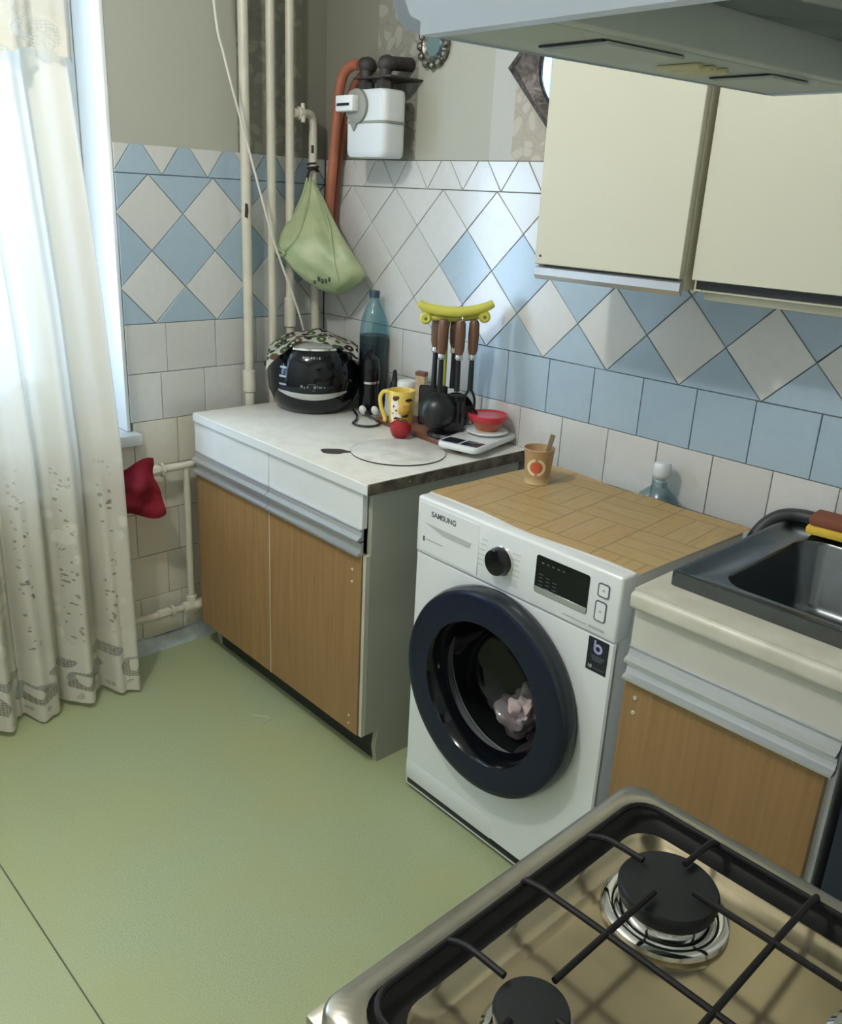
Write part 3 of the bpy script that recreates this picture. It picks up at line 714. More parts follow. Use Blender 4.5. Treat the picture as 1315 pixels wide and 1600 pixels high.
g = B(); box(g, -.162, -.140, -.014, .014, .135, .150, .004); obj('side_lug', g, m_dark, mc)
def cloth_mat():
    g = N('patterned_cloth'); g.b.inputs['Roughness'].default_value = .9
    v = g.vor(36); e = g.vor(36, None, 'DISTANCE_TO_EDGE').outputs['Distance']
    X = v.outputs['Color']; sp = g.n('SeparateColor'); g.l(X, sp.inputs[0])
    blob = g.mapr(g.math('ADD', v.outputs['Distance'], g.math('MULTIPLY', g.noise(90, 3), .25)), .66, .72, 1, 0)
    ringm = g.mapr(v.outputs['Distance'], .16, .20, 0, 1)
    c = g.mix(g.math('GREATER_THAN', sp.outputs[0], .55), lin((48, 44, 38)), lin((88, 104, 66)))
    c = g.mix(g.math('GREATER_THAN', sp.outputs[1], .8), c, lin((120, 92, 74)))
    c = g.mix(g.math('MULTIPLY', blob, ringm), lin((216, 214, 198)), c); g.l(c, g.b.inputs['Base Color']); return g.m
clo = thing('dish_cloth', 'white dish cloth with dark leaf pattern draped over the multicooker', 'dish cloth', (.238, -.222, .8505), math.radians(51))
def clo_f(u, v):
    x = (u-.5)*.285; y = -.088+v*.265-.048*((2*u-1)**2)*(1-v)+.014*(2*u-1)*(1-v)
    r = math.hypot(x, y); k = max(0, r-.106)
    zt = .2485-.0285*(min(r, .106)/.106)**2-k*(.42+3.2*k)+.004*math.sin(x*55+y*25)+.0035*math.sin(y*70-x*20)+.003
    return (x, y, zt)
obj('cloth', grid(B(), 36, 30, clo_f, .0016), cloth_mat(), clo)

# ------------------------------------------------------------------ bottles and small things at the back of the worktop
bt = thing('plastic_bottle', 'tall blue plastic bottle of dark drink behind the multicooker', 'bottle', (.338, -.054, .8505))
PBt = [(0, .006), (.030, .0), (.044, .008), (.046, .03), (.0455, .09), (.043, .10), (.0455, .11), (.0455, .20), (.0465, .23), (.045, .265), (.038, .30), (.026, .332), (.0155, .350), (.0145, .366)]
g = B(); lathe(g, PBt, 36); obj('shell', g, m_pet, bt)
g = B(); lathe(g, [(0, .009), (.029, .004), (.0425, .010), (.0445, .03), (.044, .09), (.0415, .10), (.044, .11), (.044, .20), (.045, .23), (.0445, .242), (0, .242)], 32); obj('drink', g, m_liquid, bt)
m_cap = M('dark_blue_cap', (44, 62, 80), .4)
g = B(); lathe(g, [(0, .384), (.0155, .384), (.0168, .381), (.0168, .362), (.0, .362)], 24); obj('cap', g, m_cap, bt)
pm = thing('pepper_mill', 'tall black pepper mill between the multicooker and blue bottle', 'pepper mill', (.398, -.117, .8505))
g = B(); lathe(g, [(0, 0), (.033, 0), (.035, .006), (.033, .04), (.029, .085), (.031, .10)], 28); obj('base', g, m_gloss, pm)
g = B(); lathe(g, [(.0315, .1005), (.032, .104), (.0315, .1075)], 28); obj('silver_ring', g, m_chrome, pm)
g = B(); lathe(g, [(.031, .108), (.034, .115), (.033, .15), (.028, .18), (.016, .19), (.010, .196), (.011, .204), (0, .208)], 28); obj('head', g, m_gloss, pm)
# cord with white plug pins
cb = thing('power_cord', 'looped black cord with a white plug lying beside the multicooker', 'cord', (0, 0, .8505))
g = B(); tube(g, [(.375, -.165, .012), (.42, -.185, .005), (.465, -.225, .0045), (.495, -.262, .0045), (.535, -.262, .0045), (.556, -.232, .0045), (.545, -.196, .005), (.508, -.178, .007), (.472, -.178, .012), (.452, -.170, .016)], .0036, 8, smooth=6); obj('cord', g, m_dark, cb)
m_plug = M('white_plug_plastic', (226, 226, 222), .4)
for dx, dy in ((.425, -.165), (.452, -.137)):
    g = B(); ell(g, (dx, dy, .020), (.012, .012, .017), 3, Matrix.Rotation(.5, 4, 'X')); obj('plug_half', g, m_plug, cb)
g = B(); cyl(g, (.43, -.157, .014), (.452, -.163, .012), .007); obj('plug_stem', g, m_dark, cb)
db = thing('dropper_bottle', 'small bottle with a black dropper top behind the yellow mug', 'bottle', (.462, -.065, .8505))
g = B(); lathe(g, [(0, 0), (.020, 0), (.021, .004), (.021, .065), (.015, .078), (.010, .082)], 24); obj('glass', g, m_white, db)
g = B(); lathe(g, [(.012, .078), (.0135, .082), (.0135, .105), (.009, .112), (.0085, .125), (.006, .145), (0, .15)], 20); obj('dropper_top', g, m_dark, db)
m_beige = M('beige_label_card', (196, 176, 140), .7, col2=(170, 148, 112), vscale=40)
jr = thing('white_jar', 'squat white lidded jar behind the yellow mug', 'jar', (.512, -.058, .8505))
g = B(); lathe(g, [(0, 0), (.028, 0), (.029, .004), (.029, .09)], 28); obj('jar', g, m_beige, jr)
g = B(); lathe(g, [(.030, .088), (.0305, .092), (.0305, .115), (.027, .121), (0, .122)], 28); obj('lid', g, m_white, jr)
bx = thing('spice_box', 'slim beige packet standing behind the yellow mug by the wall', 'packet', (.566, -.045, .8505), .25)
g = B(); box(g, -.017, .017, -.011, .011, 0, .145, .0015); obj('packet', g, m_beige, bx)
g = B(); prism(g, [(-.017, -.011), (.017, -.011), (.017, .011), (-.017, .011)], .145, .158); obj('folded_top', g, m_board, bx)
sp2 = thing('seasoning_sachet', 'crumpled white sachet leaning behind the yellow mug handle', 'sachet', (.500, -.120, .866), .5)
g = B(); grid(g, 8, 8, lambda u, v: (-.018+.036*u, .004*math.sin(u*7+v*5)+.020*v, .075*v+.006*math.sin(u*9)), .003); obj('sachet', g, m_white, sp2)

# cutting board
bd = thing('cutting_board', 'brown wooden cutting board under the mug, holder and scale', 'cutting board', (.745, -.113, .8505), -.085)
g = B(); box(g, -.235, .178, -.088, .085, 0, .0155, .003); obj('board', g, m_board, bd)
ZB = .8665
# yellow mug with a cow face
m_yellow = M('yellow_glaze', (226, 200, 96), .2, col2=(216, 184, 74), vscale=10)
m_brown = M('brown_glaze', (74, 44, 28), .25); m_cream = M('cream_glaze', (236, 226, 204), .25); m_tan = M('tan_glaze', (218, 172, 84), .25)
mg = thing('animal_mug', 'yellow animal face mug with brown spots on the board', 'mug', (.600, -.158, ZB), math.radians(44))
g = B(); lathe(g, [(0, 0), (.033, 0), (.036, .004), (.040, .05), (.0425, .10), (.0415, .1025), (.0395, .10), (.037, .05), (.034, .010), (0, .008)], 40); obj('cup', g, m_yellow, mg)
g = B(); tube(g, [(-.038, 0, .092), (-.056, 0, .094), (-.066, 0, .075), (-.062, 0, .045), (-.050, 0, .012), (-.052, -.004, .002)], .0065, 10, smooth=6); obj('handle', g, m_yellow, mg)
def on_cup(bm, deg, z, w, h, d=.003, r=None, m=.2):
    a = math.radians(-90+deg); rr = .0375+z*.045 if r is None else r
    ell(bm, (rr*math.cos(a), rr*math.sin(a), z), (w, d, h), 2, Matrix.Rotation(a+PI/2, 4, 'Z'), m)
g = B(); on_cup(g, 14, .050, .020, .020, .009); on_cup(g, 18, .062, .016, .010, .008); obj('muzzle', g, m_tan, mg)
g = B(); on_cup(g, -26, .062, .015, .034, .0022); on_cup(g, -20, .03, .017, .026, .0022); obj('white_blaze', g, m_cream, mg)
g = B()
for q in ((-24, .082, .010, .008), (-14, .086, .006, .005), (-30, .058, .004, .006), (-18, .046, .005, .005), (-34, .036, .004, .005), (-10, .022, .012, .006), (36, .078, .013, .005), (-26, .02, .005, .006), (22, .030, .010, .006)): on_cup(g, *q, .0036)
obj('spot', g, m_brown, mg, kind='stuff')
m_tomato = M('red_tomato', (168, 40, 46), .18, col2=(140, 30, 36), vscale=12)
tm = thing('tomato', 'ripe red tomato lying in front of the yellow mug', 'tomato', (.694, -.243, .8505))
g = B(); lathe(g, [(0, .003), (.014, 0), (.026, .008), (.033, .026), (.030, .044), (.018, .054), (.007, .052), (0, .048)], 32); obj('fruit', g, m_tomato, tm)
m_stalk = M('green_stalk', (84, 98, 50), .6)
g = B(); cyl(g, (0, 0, .048), (.002, .001, .058), .0025, seg=8)
for k in range(5):
    a = 2*PI*k/5; tube(g, [(0, 0, .050), (.008*math.cos(a), .008*math.sin(a), .0545), (.015*math.cos(a), .015*math.sin(a), .0545)], .0016, 6)
obj('stalk', g, m_stalk, tm)

# utensil holder: base, stem and a banana shaped top
m_banana = M('yellow_plastic', (208, 206, 92), .35, col2=(194, 190, 76), vscale=8)
uh = thing('utensil_stand', 'utensil stand with a yellow banana shaped top by the tiled wall', 'utensil stand', (.788, -.139, ZB), math.radians(45))
g = B(); lathe(g, [(0, 0), (.062, 0), (.064, .004), (.058, .012), (.02, .018), (0, .018)], 36); obj('base', g, m_dark, uh)
g = B(); tube(g, [(-.022, .034, .015), (-.022, .034, .30), (-.018, .008, .338)], .0075, 12); obj('stem', g, m_banana, uh)
g = B()
tube(g, [(-.104, -.004, .380), (-.085, -.006, .369), (-.045, -.008, .361), (0, -.009, .359), (.045, -.008, .364), (.08, -.006, .375), (.106, -.004, .388)], lambda t: .0155*(.62+.38*math.sin(PI*min(1, max(0, t)))**.6), 14, smooth=6)
obj('banana_top', g, m_banana, uh)
g = B(); tube(g, [(-.078, .002, .342), (-.04, .004, .340), (0, .004, .340), (.045, .004, .346), (.078, .002, .354)], .010, 10, smooth=5); obj('hook_rail', g, m_banana, uh)
for x, z in ((-.083, .338), (.083, .350)):
    g = B(); lathe(g, [(0, .010), (.012, .012), (.017, .006), (.017, -.008), (.012, -.013), (0, -.012)], 24, T(x, -.004, z) @ RX); e = obj('end_roll', g, m_banana, uh)
    g = B(); ell(g, (x, -.0165, z), (.0045, .003, .0045), 2); obj('eye_dot', g, M('olive_dot', (96, 110, 40), .5), e)
HW = [T(-.050, .022, 0), T(-.032, -.020, 0), T(.004, .026, 0), T(.017, -.024, 0), T(.056, -.006, 0)]
heads = ['spatula', 'ladle', 'skimmer', 'fork', 'spoon']
UL = {'spatula': 'black spatula hanging at the left back of the stand', 'ladle': 'round black ladle hanging at the front left of the stand',
      'skimmer': 'black skimmer hanging at the back middle of the stand', 'fork': 'slotted black turner hanging at the front middle of the stand',
      'spoon': 'black pronged server hanging at the far right of the stand'}
for T4, hd in zip(HW, heads):
    p = uh.matrix_basis @ Vector((T4.translation.x, T4.translation.y, 0))
    wp = Matrix.Rotation(math.radians(45), 4, 'Z') @ T4.translation
    u = thing(hd if hd != 'fork' else 'turner', UL[hd], 'utensil', (.788+wp.x, -.139+wp.y, ZB+.342), math.radians(45), 'utensils hanging on the stand')
    lo_ = .0 if hd in ('ladle', 'fork', 'spoon') else .012
    g = B(); lathe(g, [(0, -.002+lo_), (.010, -.003+lo_), (.0145, -.012+lo_), (.0158, -.045+lo_), (.0145, -.085+lo_), (.0105, -.100+lo_), (0, -.100+lo_)], 16); obj('grip', g, m_handlewood, u)
    g = B(); lathe(g, [(0, -.098+lo_), (.009, -.098+lo_), (.0115, -.106+lo_), (.0105, -.115+lo_), (.005, -.119+lo_), (0, -.119+lo_)], 16); obj('ferrule', g, m_chrome, u)
    g = B(); tube(g, [(0, 0, -.112+lo_), (0, -.002, -.15), (0, -.004, -.205)], lambda t: .0070+.0015*t, 10, smooth=3)
    if hd == 'spatula': box(g, -.042, .042, -.007, -.004, -.318, -.20, .006)
    elif hd == 'ladle':
        lathe(g, [(.055, .012), (.053, -.012), (.041, -.034), (.022, -.046), (0, -.049), (0, -.046), (.021, -.043), (.039, -.031), (.051, -.01), (.053, .012)], 28, T(-.004, -.016, -.264) @ Matrix.Rotation(math.radians(-82), 4, 'X'))
        tube(g, [(0, -.004, -.20), (0, -.008, -.225)], .008, 8)
    elif hd == 'skimmer': lathe(g, [(0, .004), (.044, .008), (.054, .014), (.054, .010), (.044, .004), (0, 0)], 28, T(.014, .0, -.270) @ RX)
    elif hd == 'fork':
        for q in (-.022, -.0075, .0075, .022): box(g, q-.0055, q+.0055, -.006, -.002, -.300, -.22, .001)
        box(g, -.0275, .0275, -.006, -.002, -.325, -.298, .001); box(g, -.0275, .0275, -.006, -.002, -.235, -.212, .001)
    else:
        for q in (-.014, .014): tube(g, [(0, -.004, -.195), (q, -.005, -.225), (q, -.008, -.262), (q*.6, -.012, -.285)], .004, 8, smooth=4)
        lathe(g, [(0, 0), (.02, .002), (.028, .012), (.027, .013), (.018, .005), (0, .003)], 24, T(0, -.006, -.275) @ RX)
    obj('head', g, m_dark, u)
    if hd in ('spatula', 'skimmer', 'fork'):
        g = B(); tube(g, [(0, -.003, -.01+lo_), (.004, -.012, .004), (0, -.002, .012+lo_*.2)], .002, 6, smooth=4); obj('hanging_loop', g, m_chrome, u)

# kitchen scale with a lidded bowl
sc = thing('kitchen_scale', 'flat white kitchen scale with two dark panels at the worktop end', 'scale', (.898, -.128, ZB), math.radians(13))
g = B(); loft(g, [rr3(.128, .235, .02, .0), rr3(.134, .241, .02, .004), rr3(.136, .243, .022, .012), rr3(.130, .237, .02, .0175)], True, True); obj('body', g, m_enamel, sc)
for x in (-.031, .031):
    obj('display' if x < 0 else 'keypad', box(B(), x-.0275, x+.0275, -.108, -.058, .0170, .0183, .001), M('dark_blue_panel', (30, 40, 52), .15), sc)
g = B(); lathe(g, [(0, .018), (.045, .018), (.046, .021), (.058, .0235), (.062, .026), (.061, .029), (.055, .0295), (0, .0285)], 48, T(0, .052, 0)); obj('platform', g, m_enamel, sc)
bw = thing('lidded_bowl', 'small bowl with a red lid standing on the kitchen scale', 'bowl', (.8865, -.0775, ZB+.0296))
m_redlid = M('red_plastic', (186, 52, 60), .3); m_bowl = M('orange_brown_bowl', (196, 120, 76), .3, col2=(176, 92, 62), vscale=20)
g = B(); lathe(g, [(0, 0), (.030, 0), (.033, .003), (.045, .022), (.053, .040), (.052, .040), (0, .038)], 40); obj('bowl', g, m_bowl, bw)
g = B(); lathe(g, [(.0535, .026), (.0555, .029), (.0585, .040), (.0585, .045), (.056, .0475), (.052, .0435), (0, .042)], 40); obj('lid', g, m_redlid, bw)

# ------------------------------------------------------------------ washing machine
wm = thing('washing_machine', 'white front loading washing machine with a dark round door', 'washing machine', (1.413, -.336, 0), -.03)
FW, YF = .300, -.227
g = B()
# casing: sides, back, top, bottom
box(g, -FW, -FW+.004, YF+.004, .225, .016, .845, .0); box(g, FW-.004, FW, YF+.004, .225, .016, .845); box(g, -FW, FW, .221, .225, .016, .845); box(g, -FW, FW, YF+.004, .225, .016, .02)
obj('casing', g, m_enamel, wm, smooth=False)
g = B(); box(g, -FW-.001, FW+.001, YF+.03, .226, .838, .851, .004); obj('top_panel', g, m_enamel, wm)
# front plate with a round opening
CX, CZ, CR = -.014, .452, .186
def sq(a):                                          # point of the front plate's border in direction a
    c, s = math.cos(a), math.sin(a); t = 1e9
    if c > 1e-9: t = min(t, (FW-CX)/c)
    if c < -1e-9: t = min(t, (-FW-CX)/c)
    if s > 1e-9: t = min(t, (.7025-CZ)/s)
    if s < -1e-9: t = min(t, (.040-CZ)/s)
    return (CX+c*t, CZ+s*t)
ang = sorted([2*PI*k/96 for k in range(96)]+[math.atan2(zz-CZ, xx-CX) % (2*PI) for xx in (-FW, FW) for zz in (.040, .7025)])
def rr_out(p, d):                                   # soften the outer corners of the plate
    return p
o1 = [sq(a) for a in ang]; i1 = [(CX+CR*math.cos(a), CZ+CR*math.sin(a)) for a in ang]
g = B(); loft(g, [[(x, YF+.012, z) for x, z in o1], [(x, YF+.004, z) for x, z in o1], [(x*.987, YF, CZ+(z-CZ)*.992) for x, z in o1], [(x, YF, z) for x, z in i1], [(x, YF+.05, z) for x, z in i1]]); obj('front_panel', g, m_enamel, wm)
g = B(); box(g, -FW+.004, FW-.004, YF+.004, YF+.02, .020, .039, .001); obj('base_gap', g, m_dark, wm)
g = B(); box(g, -FW, FW, YF, YF+.012, .0395, .100, .003) if False else box(g, -FW+.002, .02, YF-.0005, YF+.004, .0405, .098, .001); obj('filter_flap', g, m_enamel, wm)
for sx in (-.26, .26):
    for sy in (-.19, .19): obj('foot', cyl(B(), (sx, sy, 0), (sx, sy, .02), .02), m_dark, wm)
# control panel
g = B(); box(g, -FW-.001, FW+.001, YF-.003, YF+.05, .7045, .850, .007, 3); obj('control_panel', g, m_enamel, wm)
YP = YF-.003
g = B(); box(g, -.288, -.088, YP-.0012, YP+.004, .7135, .838, .0012, 1); dr = obj('detergent_drawer', g, m_enamel, wm)
m_lgrey = M('light_grey_gasket_and_shade', (182, 184, 180), .5)
g = B(); prism(g, [(-.272, .790), (-.112, .7855), (-.118, .773), (-.205, .7735)], 0, .0012, T(0, YP-.0012, 0) @ RX); obj('grip_recess_shade', g, m_lgrey, dr)  # grey patch stands in for the shade inside the grip recess
m_ink = M('grey_ink', (92, 96, 98), .5); m_pale = M('pale_grey_ink', (168, 172, 172), .5)
text('lettering', 'SAMSUNG', .0185, m_ink, wm, (-.206, YP-.0016, .816), (PI/2, 0, 0), .0002)
g = B(); box(g, -.274, -.268, YP-.002, YP-.001, .741, .753); obj('small_mark', g, m_ink, wm)
g = B(); box(g, -.262, -.205, YP-.002, YP-.001, .7465, .7490); obj('fine_print', g, m_pale, wm, kind='stuff')
kn = obj('selector_knob', lathe(B(), [(0, .026), (.026, .026), (.0295, .0245), (.031, .019), (.033, 0)], 40, T(-.016, YP, .777) @ RX), m_gloss, wm)
obj('knob_ring', lathe(B(), [(.0345, 0), (.0345, .004), (.0325, .005)], 40, T(-.016, YP, .777) @ RX), m_chrome, kn)
g = B()
for i in range(6): box(g, -.094+i*.003, -.072+i*.002, YP-.0006, YP, .745+.0125*i, .7463+.0125*i)
for i in range(6): box(g, .014, .034+.002*(i % 3), YP-.0006, YP, .742+.0125*i, .7433+.0125*i)
for i in range(3): box(g, .012, .034, YP-.0006, YP, .728+.0042*i, .7290+.0042*i)
obj('program_print', g, m_pale, wm, kind='stuff')
g = B(); prism(g, [(x+.153, z+.784) for x, z in rrect(.141, .086, .006)], 0, .0012, T(0, YP, 0) @ RX); dsp = obj('display', g, m_gloss, wm)
g = B(); box(g, .0835, .2225, YP-.0016, YP, .7415, .7555, .0004, 1); obj('display_strip', g, m_alu, dsp)
g = B()
for r in range(5):
    for c in range(3 if r < 4 else 5):
        if r == 4: box(g, .098+c*.014, .104+c*.014, YP-.0017, YP-.0012, .811, .8135)
        else: box(g, .093+c*.019, .104+c*.019, YP-.0017, YP-.0012, .761+r*.008-(.004*c), .7622+r*.008-(.004*c))
obj('display_legend', g, m_ink, dsp, kind='stuff')
for (x, z, w, h) in ((.259, .808, .028, .030), (.257, .7615, .028, .045)):
    g = B(); loft(g, [[(a+x, b+z, 0) for a, b in rrect(w, h, .006)], [(a+x, b+z, .0018) for a, b in rrect(w, h, .006)], [(a+x, b+z, .0018) for a, b in rrect(w-.005, h-.005, .0045)], [(a+x, b+z, .0006) for a, b in rrect(w-.005, h-.005, .0045)]], M4=T(0, YP, 0) @ RX); bt_ = obj('button_ring', g, m_ink, wm)
    g = B(); prism(g, [(a+x, b+z) for a, b in rrect(w-.005, h-.005, .0045)], 0, .0014, T(0, YP, 0) @ RX); obj('button', g, m_enamel, bt_)
    obj('button_mark', lathe(B(), [(0, .0003), (.003, .0003), (.003, 0)], 10, T(x, YP-.0014, z) @ RX), m_pale, bt_)
g = B(); box(g, .165, .227, YP-.0006, YP, .7195, .7218); box(g, .232, .272, YP-.0006, YP, .7180, .7232); obj('model_print', g, m_pale, wm, kind='stuff')
# energy sticker
m_stk = M('dark_navy_sticker', (22, 26, 40), .3); m_lilac = M('lilac_print', (168, 166, 214), .5); m_gprint = M('dim_grey_print', (84, 90, 98), .5)
g = B(); box(g, .236, .287, YF-.0008, YF, .624, .699); st = obj('sticker', g, m_stk, wm)
g = B(); lathe(g, [(.0055, 0), (.0055, .0004), (.0110, .0004), (.0110, 0)], 28, T(.2615, YF-.0008, .677) @ RX); box(g, .2508, .2552, YF-.0012, YF-.0008, .675, .6945); obj('emblem', g, m_lilac, st)
g = B(); 
for i in range(3): box(g, .246+.002*i, .280-.003*i, YF-.0011, YF-.0008, .6585-.0045*i, .6605-.0045*i)
box(g, .254, .282, YF-.0011, YF-.0008, .632, .634); obj('print_lines', g, m_gprint, st, kind='stuff')
text('lettering', '10', .0115, m_logo, st, (.2455, YF-.0010, .6335), (PI/2, 0, 0), .0002)
# door
DM = T(CX+.001, YF, CZ) @ RX
m_navyring = M('dark_navy_door_ring', (22, 28, 46), .22, spec=.25); m_dkgrey = M('dark_grey_door_rim', (48, 54, 58), .2, .3)
dl = obj('door', lathe(B(), [(.176, .049), (.231, .0505), (.241, .049), (.2465, .046)], 96, DM), m_navyring, wm, ang=60)
obj('door_rim', lathe(B(), [(.2463, .0462), (.2505, .040), (.2535, .028), (.254, .014), (.2515, .003), (.246, .0005)], 96, DM), m_dkgrey, dl, ang=60)
obj('inner_ring', lathe(B(), [(.1765, .0488), (.170, .040), (.162, .006), (.158, -.004)], 80, DM), m_gloss, dl, ang=60)
obj('glass_bowl', lathe(B(), [(.1585, -.002), (.152, -.035), (.140, -.075), (.120, -.100), (.07, -.112), (0, -.116)], 64, DM), m_doorglass, dl, ang=60)
obj('latch_mark', box(B(), .2375, .2405, YF-.034, YF-.022, CZ-.004, CZ+.006, .001), m_dark, dl)
m_drum = M('drum_steel', (62, 66, 67), .5, .35)
obj('gasket', lathe(B(), [(.1855, .0), (.182, -.012), (.178, -.035), (.190, -.05), (.2, -.06)], 64, DM), m_lgrey, wm)
obj('drum', lathe(B(), [(.195, -.06), (.205, -.075), (.205, -.36), (.19, -.372), (0, -.372)], 64, DM), m_drum, wm)
m_laundry = M('pinkish_white_laundry', (222, 204, 200), .9, col2=(206, 176, 174), vscale=14)
ld = thing('laundry', 'crumpled pinkish white laundry inside the washing machine drum', 'laundry', (1.372, -.415, .312))
g = B(); ell(g, (0, 0, 0), (.060, .052, .050), 4, None, .55, 6); ell(g, (.03, -.005, .045), (.045, .045, .045), 4, None, .6, 7); obj('cloth', g, m_laundry, ld)

# oilcloth on the washing machine
def parquet():
    g = N('parquet_print_oilcloth'); g.b.inputs['Roughness'].default_value = .3
    p = g.mapping((1, 1, 1), (0, 0, -.10)); X = g.xyz(p); x, y = X[0], X[1]
    cell = .165
    ch = g.n('TexChecker'); ch.inputs['Scale'].default_value = 1/cell; g.l(p, ch.inputs['Vector'])
    def board(along, across):
        sxy = g.n('CombineXYZ'); g.l(g.math('MULTIPLY', along, 3), sxy.inputs[0]); g.l(g.math('MULTIPLY', across, 42), sxy.inputs[1])
        gr = g.mapr(g.noise(3.2, 5, sxy.outputs[0], .65), .50, .64)
        k = g.math('FLOOR', g.math('DIVIDE', across, cell/3)); wn = g.n('TexWhiteNoise', noise_dimensions='1D'); g.l(k, wn.inputs['W'])
        fr = g.math('FRACT', g.math('DIVIDE', across, cell/3)); ln = g.mapr(g.math('ABSOLUTE', g.math('SUBTRACT', fr, .5)), .46, .485)
        return gr, wn.outputs[0], ln
    g1, w1, l1 = board(x, y); g2, w2, l2 = board(y, x)
    def fm(a, b):
        m = g.n('Mix', data_type='FLOAT'); g.l(ch.outputs['Fac'], m.inputs[0]); g.l(a, m.inputs[2]); g.l(b, m.inputs[3]); return m.outputs[0]
    gr, wn, ln = fm(g1, g2), fm(w1, w2), fm(l1, l2)
    c = g.mix(gr, lin((240, 212, 150)), lin((228, 192, 128))); c = g.mix(g.math('MULTIPLY', wn, .45), c, lin((234, 196, 130)))
    fx = g.math('ABSOLUTE', g.math('SUBTRACT', g.math('FRACT', g.math('DIVIDE', x, cell)), .5)); fy = g.math('ABSOLUTE', g.math('SUBTRACT', g.math('FRACT', g.math('DIVIDE', y, cell)), .5))
    ed = g.mapr(g.math('MAXIMUM', fx, fy), .482, .494)
    c = g.mix(g.math('MULTIPLY', g.math('MAXIMUM', ed, ln), .42), c, lin((136, 98, 60))); g.l(c, g.b.inputs['Base Color']); return g.m
mat_ = thing('oilcloth_mat', 'wood print oilcloth covering the washing machine top', 'mat', (1.413, -.336, .8512), -.03)
def mat_f(u, v):
    x = -.298+.608*u; y = -.193+.006*math.sin(u*9)+(.428+.006*math.sin(u*14))*v
    return (x, y, .0016+.0008*math.sin(x*40)*math.sin(y*33))
obj('cloth', grid(B(), 40, 28, mat_f, .0012), parquet(), mat_)
# paper cup with spoon
def cup_mat():
    g = N('printed_paper_cup'); g.b.inputs['Roughness'].default_value = .5; X = g.xyz(); x, z = X[0], X[2]
    base = g.mix(g.mapr(z, .0, .02), lin((222, 206, 158)), lin((178, 146, 106)))
    d = g.math('SQRT', g.math('ADD', g.math('POWER', g.math('ADD', x, .004), 2), g.math('POWER', g.math('SUBTRACT', z, .047), 2)))
    front = g.math('LESS_THAN', X[1], 0.0)
    wr = g.math('MULTIPLY', g.math('MULTIPLY', g.math('GREATER_THAN', d, .0165), g.math('LESS_THAN', d, .023)), front)
    gap = g.math('GREATER_THAN', g.math('ABSOLUTE', g.math('ADD', x, .004)), .004)
    c = g.mix(g.math('MULTIPLY', wr, gap), base, lin((232, 218, 180)))
    fr = g.math('MULTIPLY', g.math('LESS_THAN', d, .0145), front)
    c = g.mix(fr, c, lin((206, 98, 72)))
    c = g.mix(g.math('MULTIPLY', fr, g.math('GREATER_THAN', x, .004)), c, lin((178, 84, 56))); g.l(c, g.b.inputs['Base Color']); return g.m
pc = thing('paper_cup', 'brown paper cup with a printed fruit on the oilcloth', 'cup', (1.216, -.245, .8534), math.radians(38))
g = B(); lathe(g, [(0, .004), (.028, .004), (.0285, 0), (.030, 0), (.0385, .088), (.0395, .090), (.0385, .092), (.0372, .088), (.0285, .006), (0, .006)], 40); obj('cup', g, cup_mat(), pc)
m_coffee = M('pale_drink', (196, 180, 148), .4)
g = B(); lathe(g, [(0, .062), (.0345, .062)], 32); obj('drink', g, m_coffee, pc)
m_stick = wood_mat('stirrer_wood', (150, 136, 104), (122, 108, 80), scale=3)
spn = thing('stirring_spoon', 'flat wooden stirrer standing in the paper cup', 'stirrer', (1.216, -.245, .8534), math.radians(38))
g = B(); box(g, -.0062, .0062, -.0015, .0015, 0, .115, .001, 1, T(.008, .006, .013) @ Matrix.Rotation(math.radians(11), 4, 'Y')); obj('stick', g, m_stick, spn)
# decanter on the ledge behind the machine
lg = thing('pipe_ledge', 'low white boxed ledge along the wall behind the washing machine', 'ledge')
obj('ledge', box(B(), 1.14, 1.70, -.100, -.006, 0, .718, .004), m_plaster, lg)
dc = thing('glass_decanter', 'clear glass decanter with a pale stopper behind the washing machine', 'decanter', (1.455, -.052, .7182))
g = B(); lathe(g, [(0, 0), (.040, 0), (.042, .004), (.043, .08), (.043, .105), (.036, .128), (.020, .146), (.0135, .154), (.0135, .166)], 36, Matrix.Diagonal((1.38, 1, 1, 1))); obj('bottle', g, m_decanter, dc)
m_stop = M('pale_stopper', (206, 214, 216), .25)
g = B(); lathe(g, [(0, .150), (.011, .150), (.012, .170), (.021, .177), (.024, .187), (.023, .207), (.018, .215), (0, .217)], 28); obj('stopper', g, m_stop, dc)

# ------------------------------------------------------------------ sink unit
su = thing('sink_cabinet', 'sink cabinet with one brown door and a white front panel', 'cabinet', (1.748, 0, 0))
SW = .408; SY = -.575
for xa in (0, SW-.016): obj('side_panel', box(B(), xa, xa+.016, SY, -.02, .09, .812), m_cabwhite, su, smooth=False)
g = B(); box(g, .016, SW-.016, SY+.004, -.02, .09, .106); box(g, .016, SW-.016, -.03, -.02, .1, .81); obj('carcass', g, m_side, su, smooth=False)
obj('plinth', box(B(), .004, SW-.004, SY+.045, SY+.06, 0, .09), m_plinth, su)
d = obj('door', box(B(), .002, SW-.012, SY-.017, SY, .088, .664, .0012, 1), m_door, su)
PM = Matrix(((0, 0, 1, 0), (-1, 0, 0, 0), (0, 1, 0, 0), (0, 0, 0, 1)))
g = B(); prism(g, [(0, 0), (.020, 0), (.020, .005), (.009, .010), (.005, .022), (.010, .034), (0, .036)], .002, SW, T(0, SY-.011, .662) @ PM); obj('handle_profile', g, m_alu, d)
for z in (.625, .592): obj('screw_cover', lathe(B(), [(0, .0025), (.004, .002), (.005, 0)], 10, T(.030, SY-.017, z) @ RX), m_doorcream, d)
fp = obj('front_panel', box(B(), .002, SW-.002, SY-.017, SY, .732, .812, .0012, 1), m_cabwhite, su)
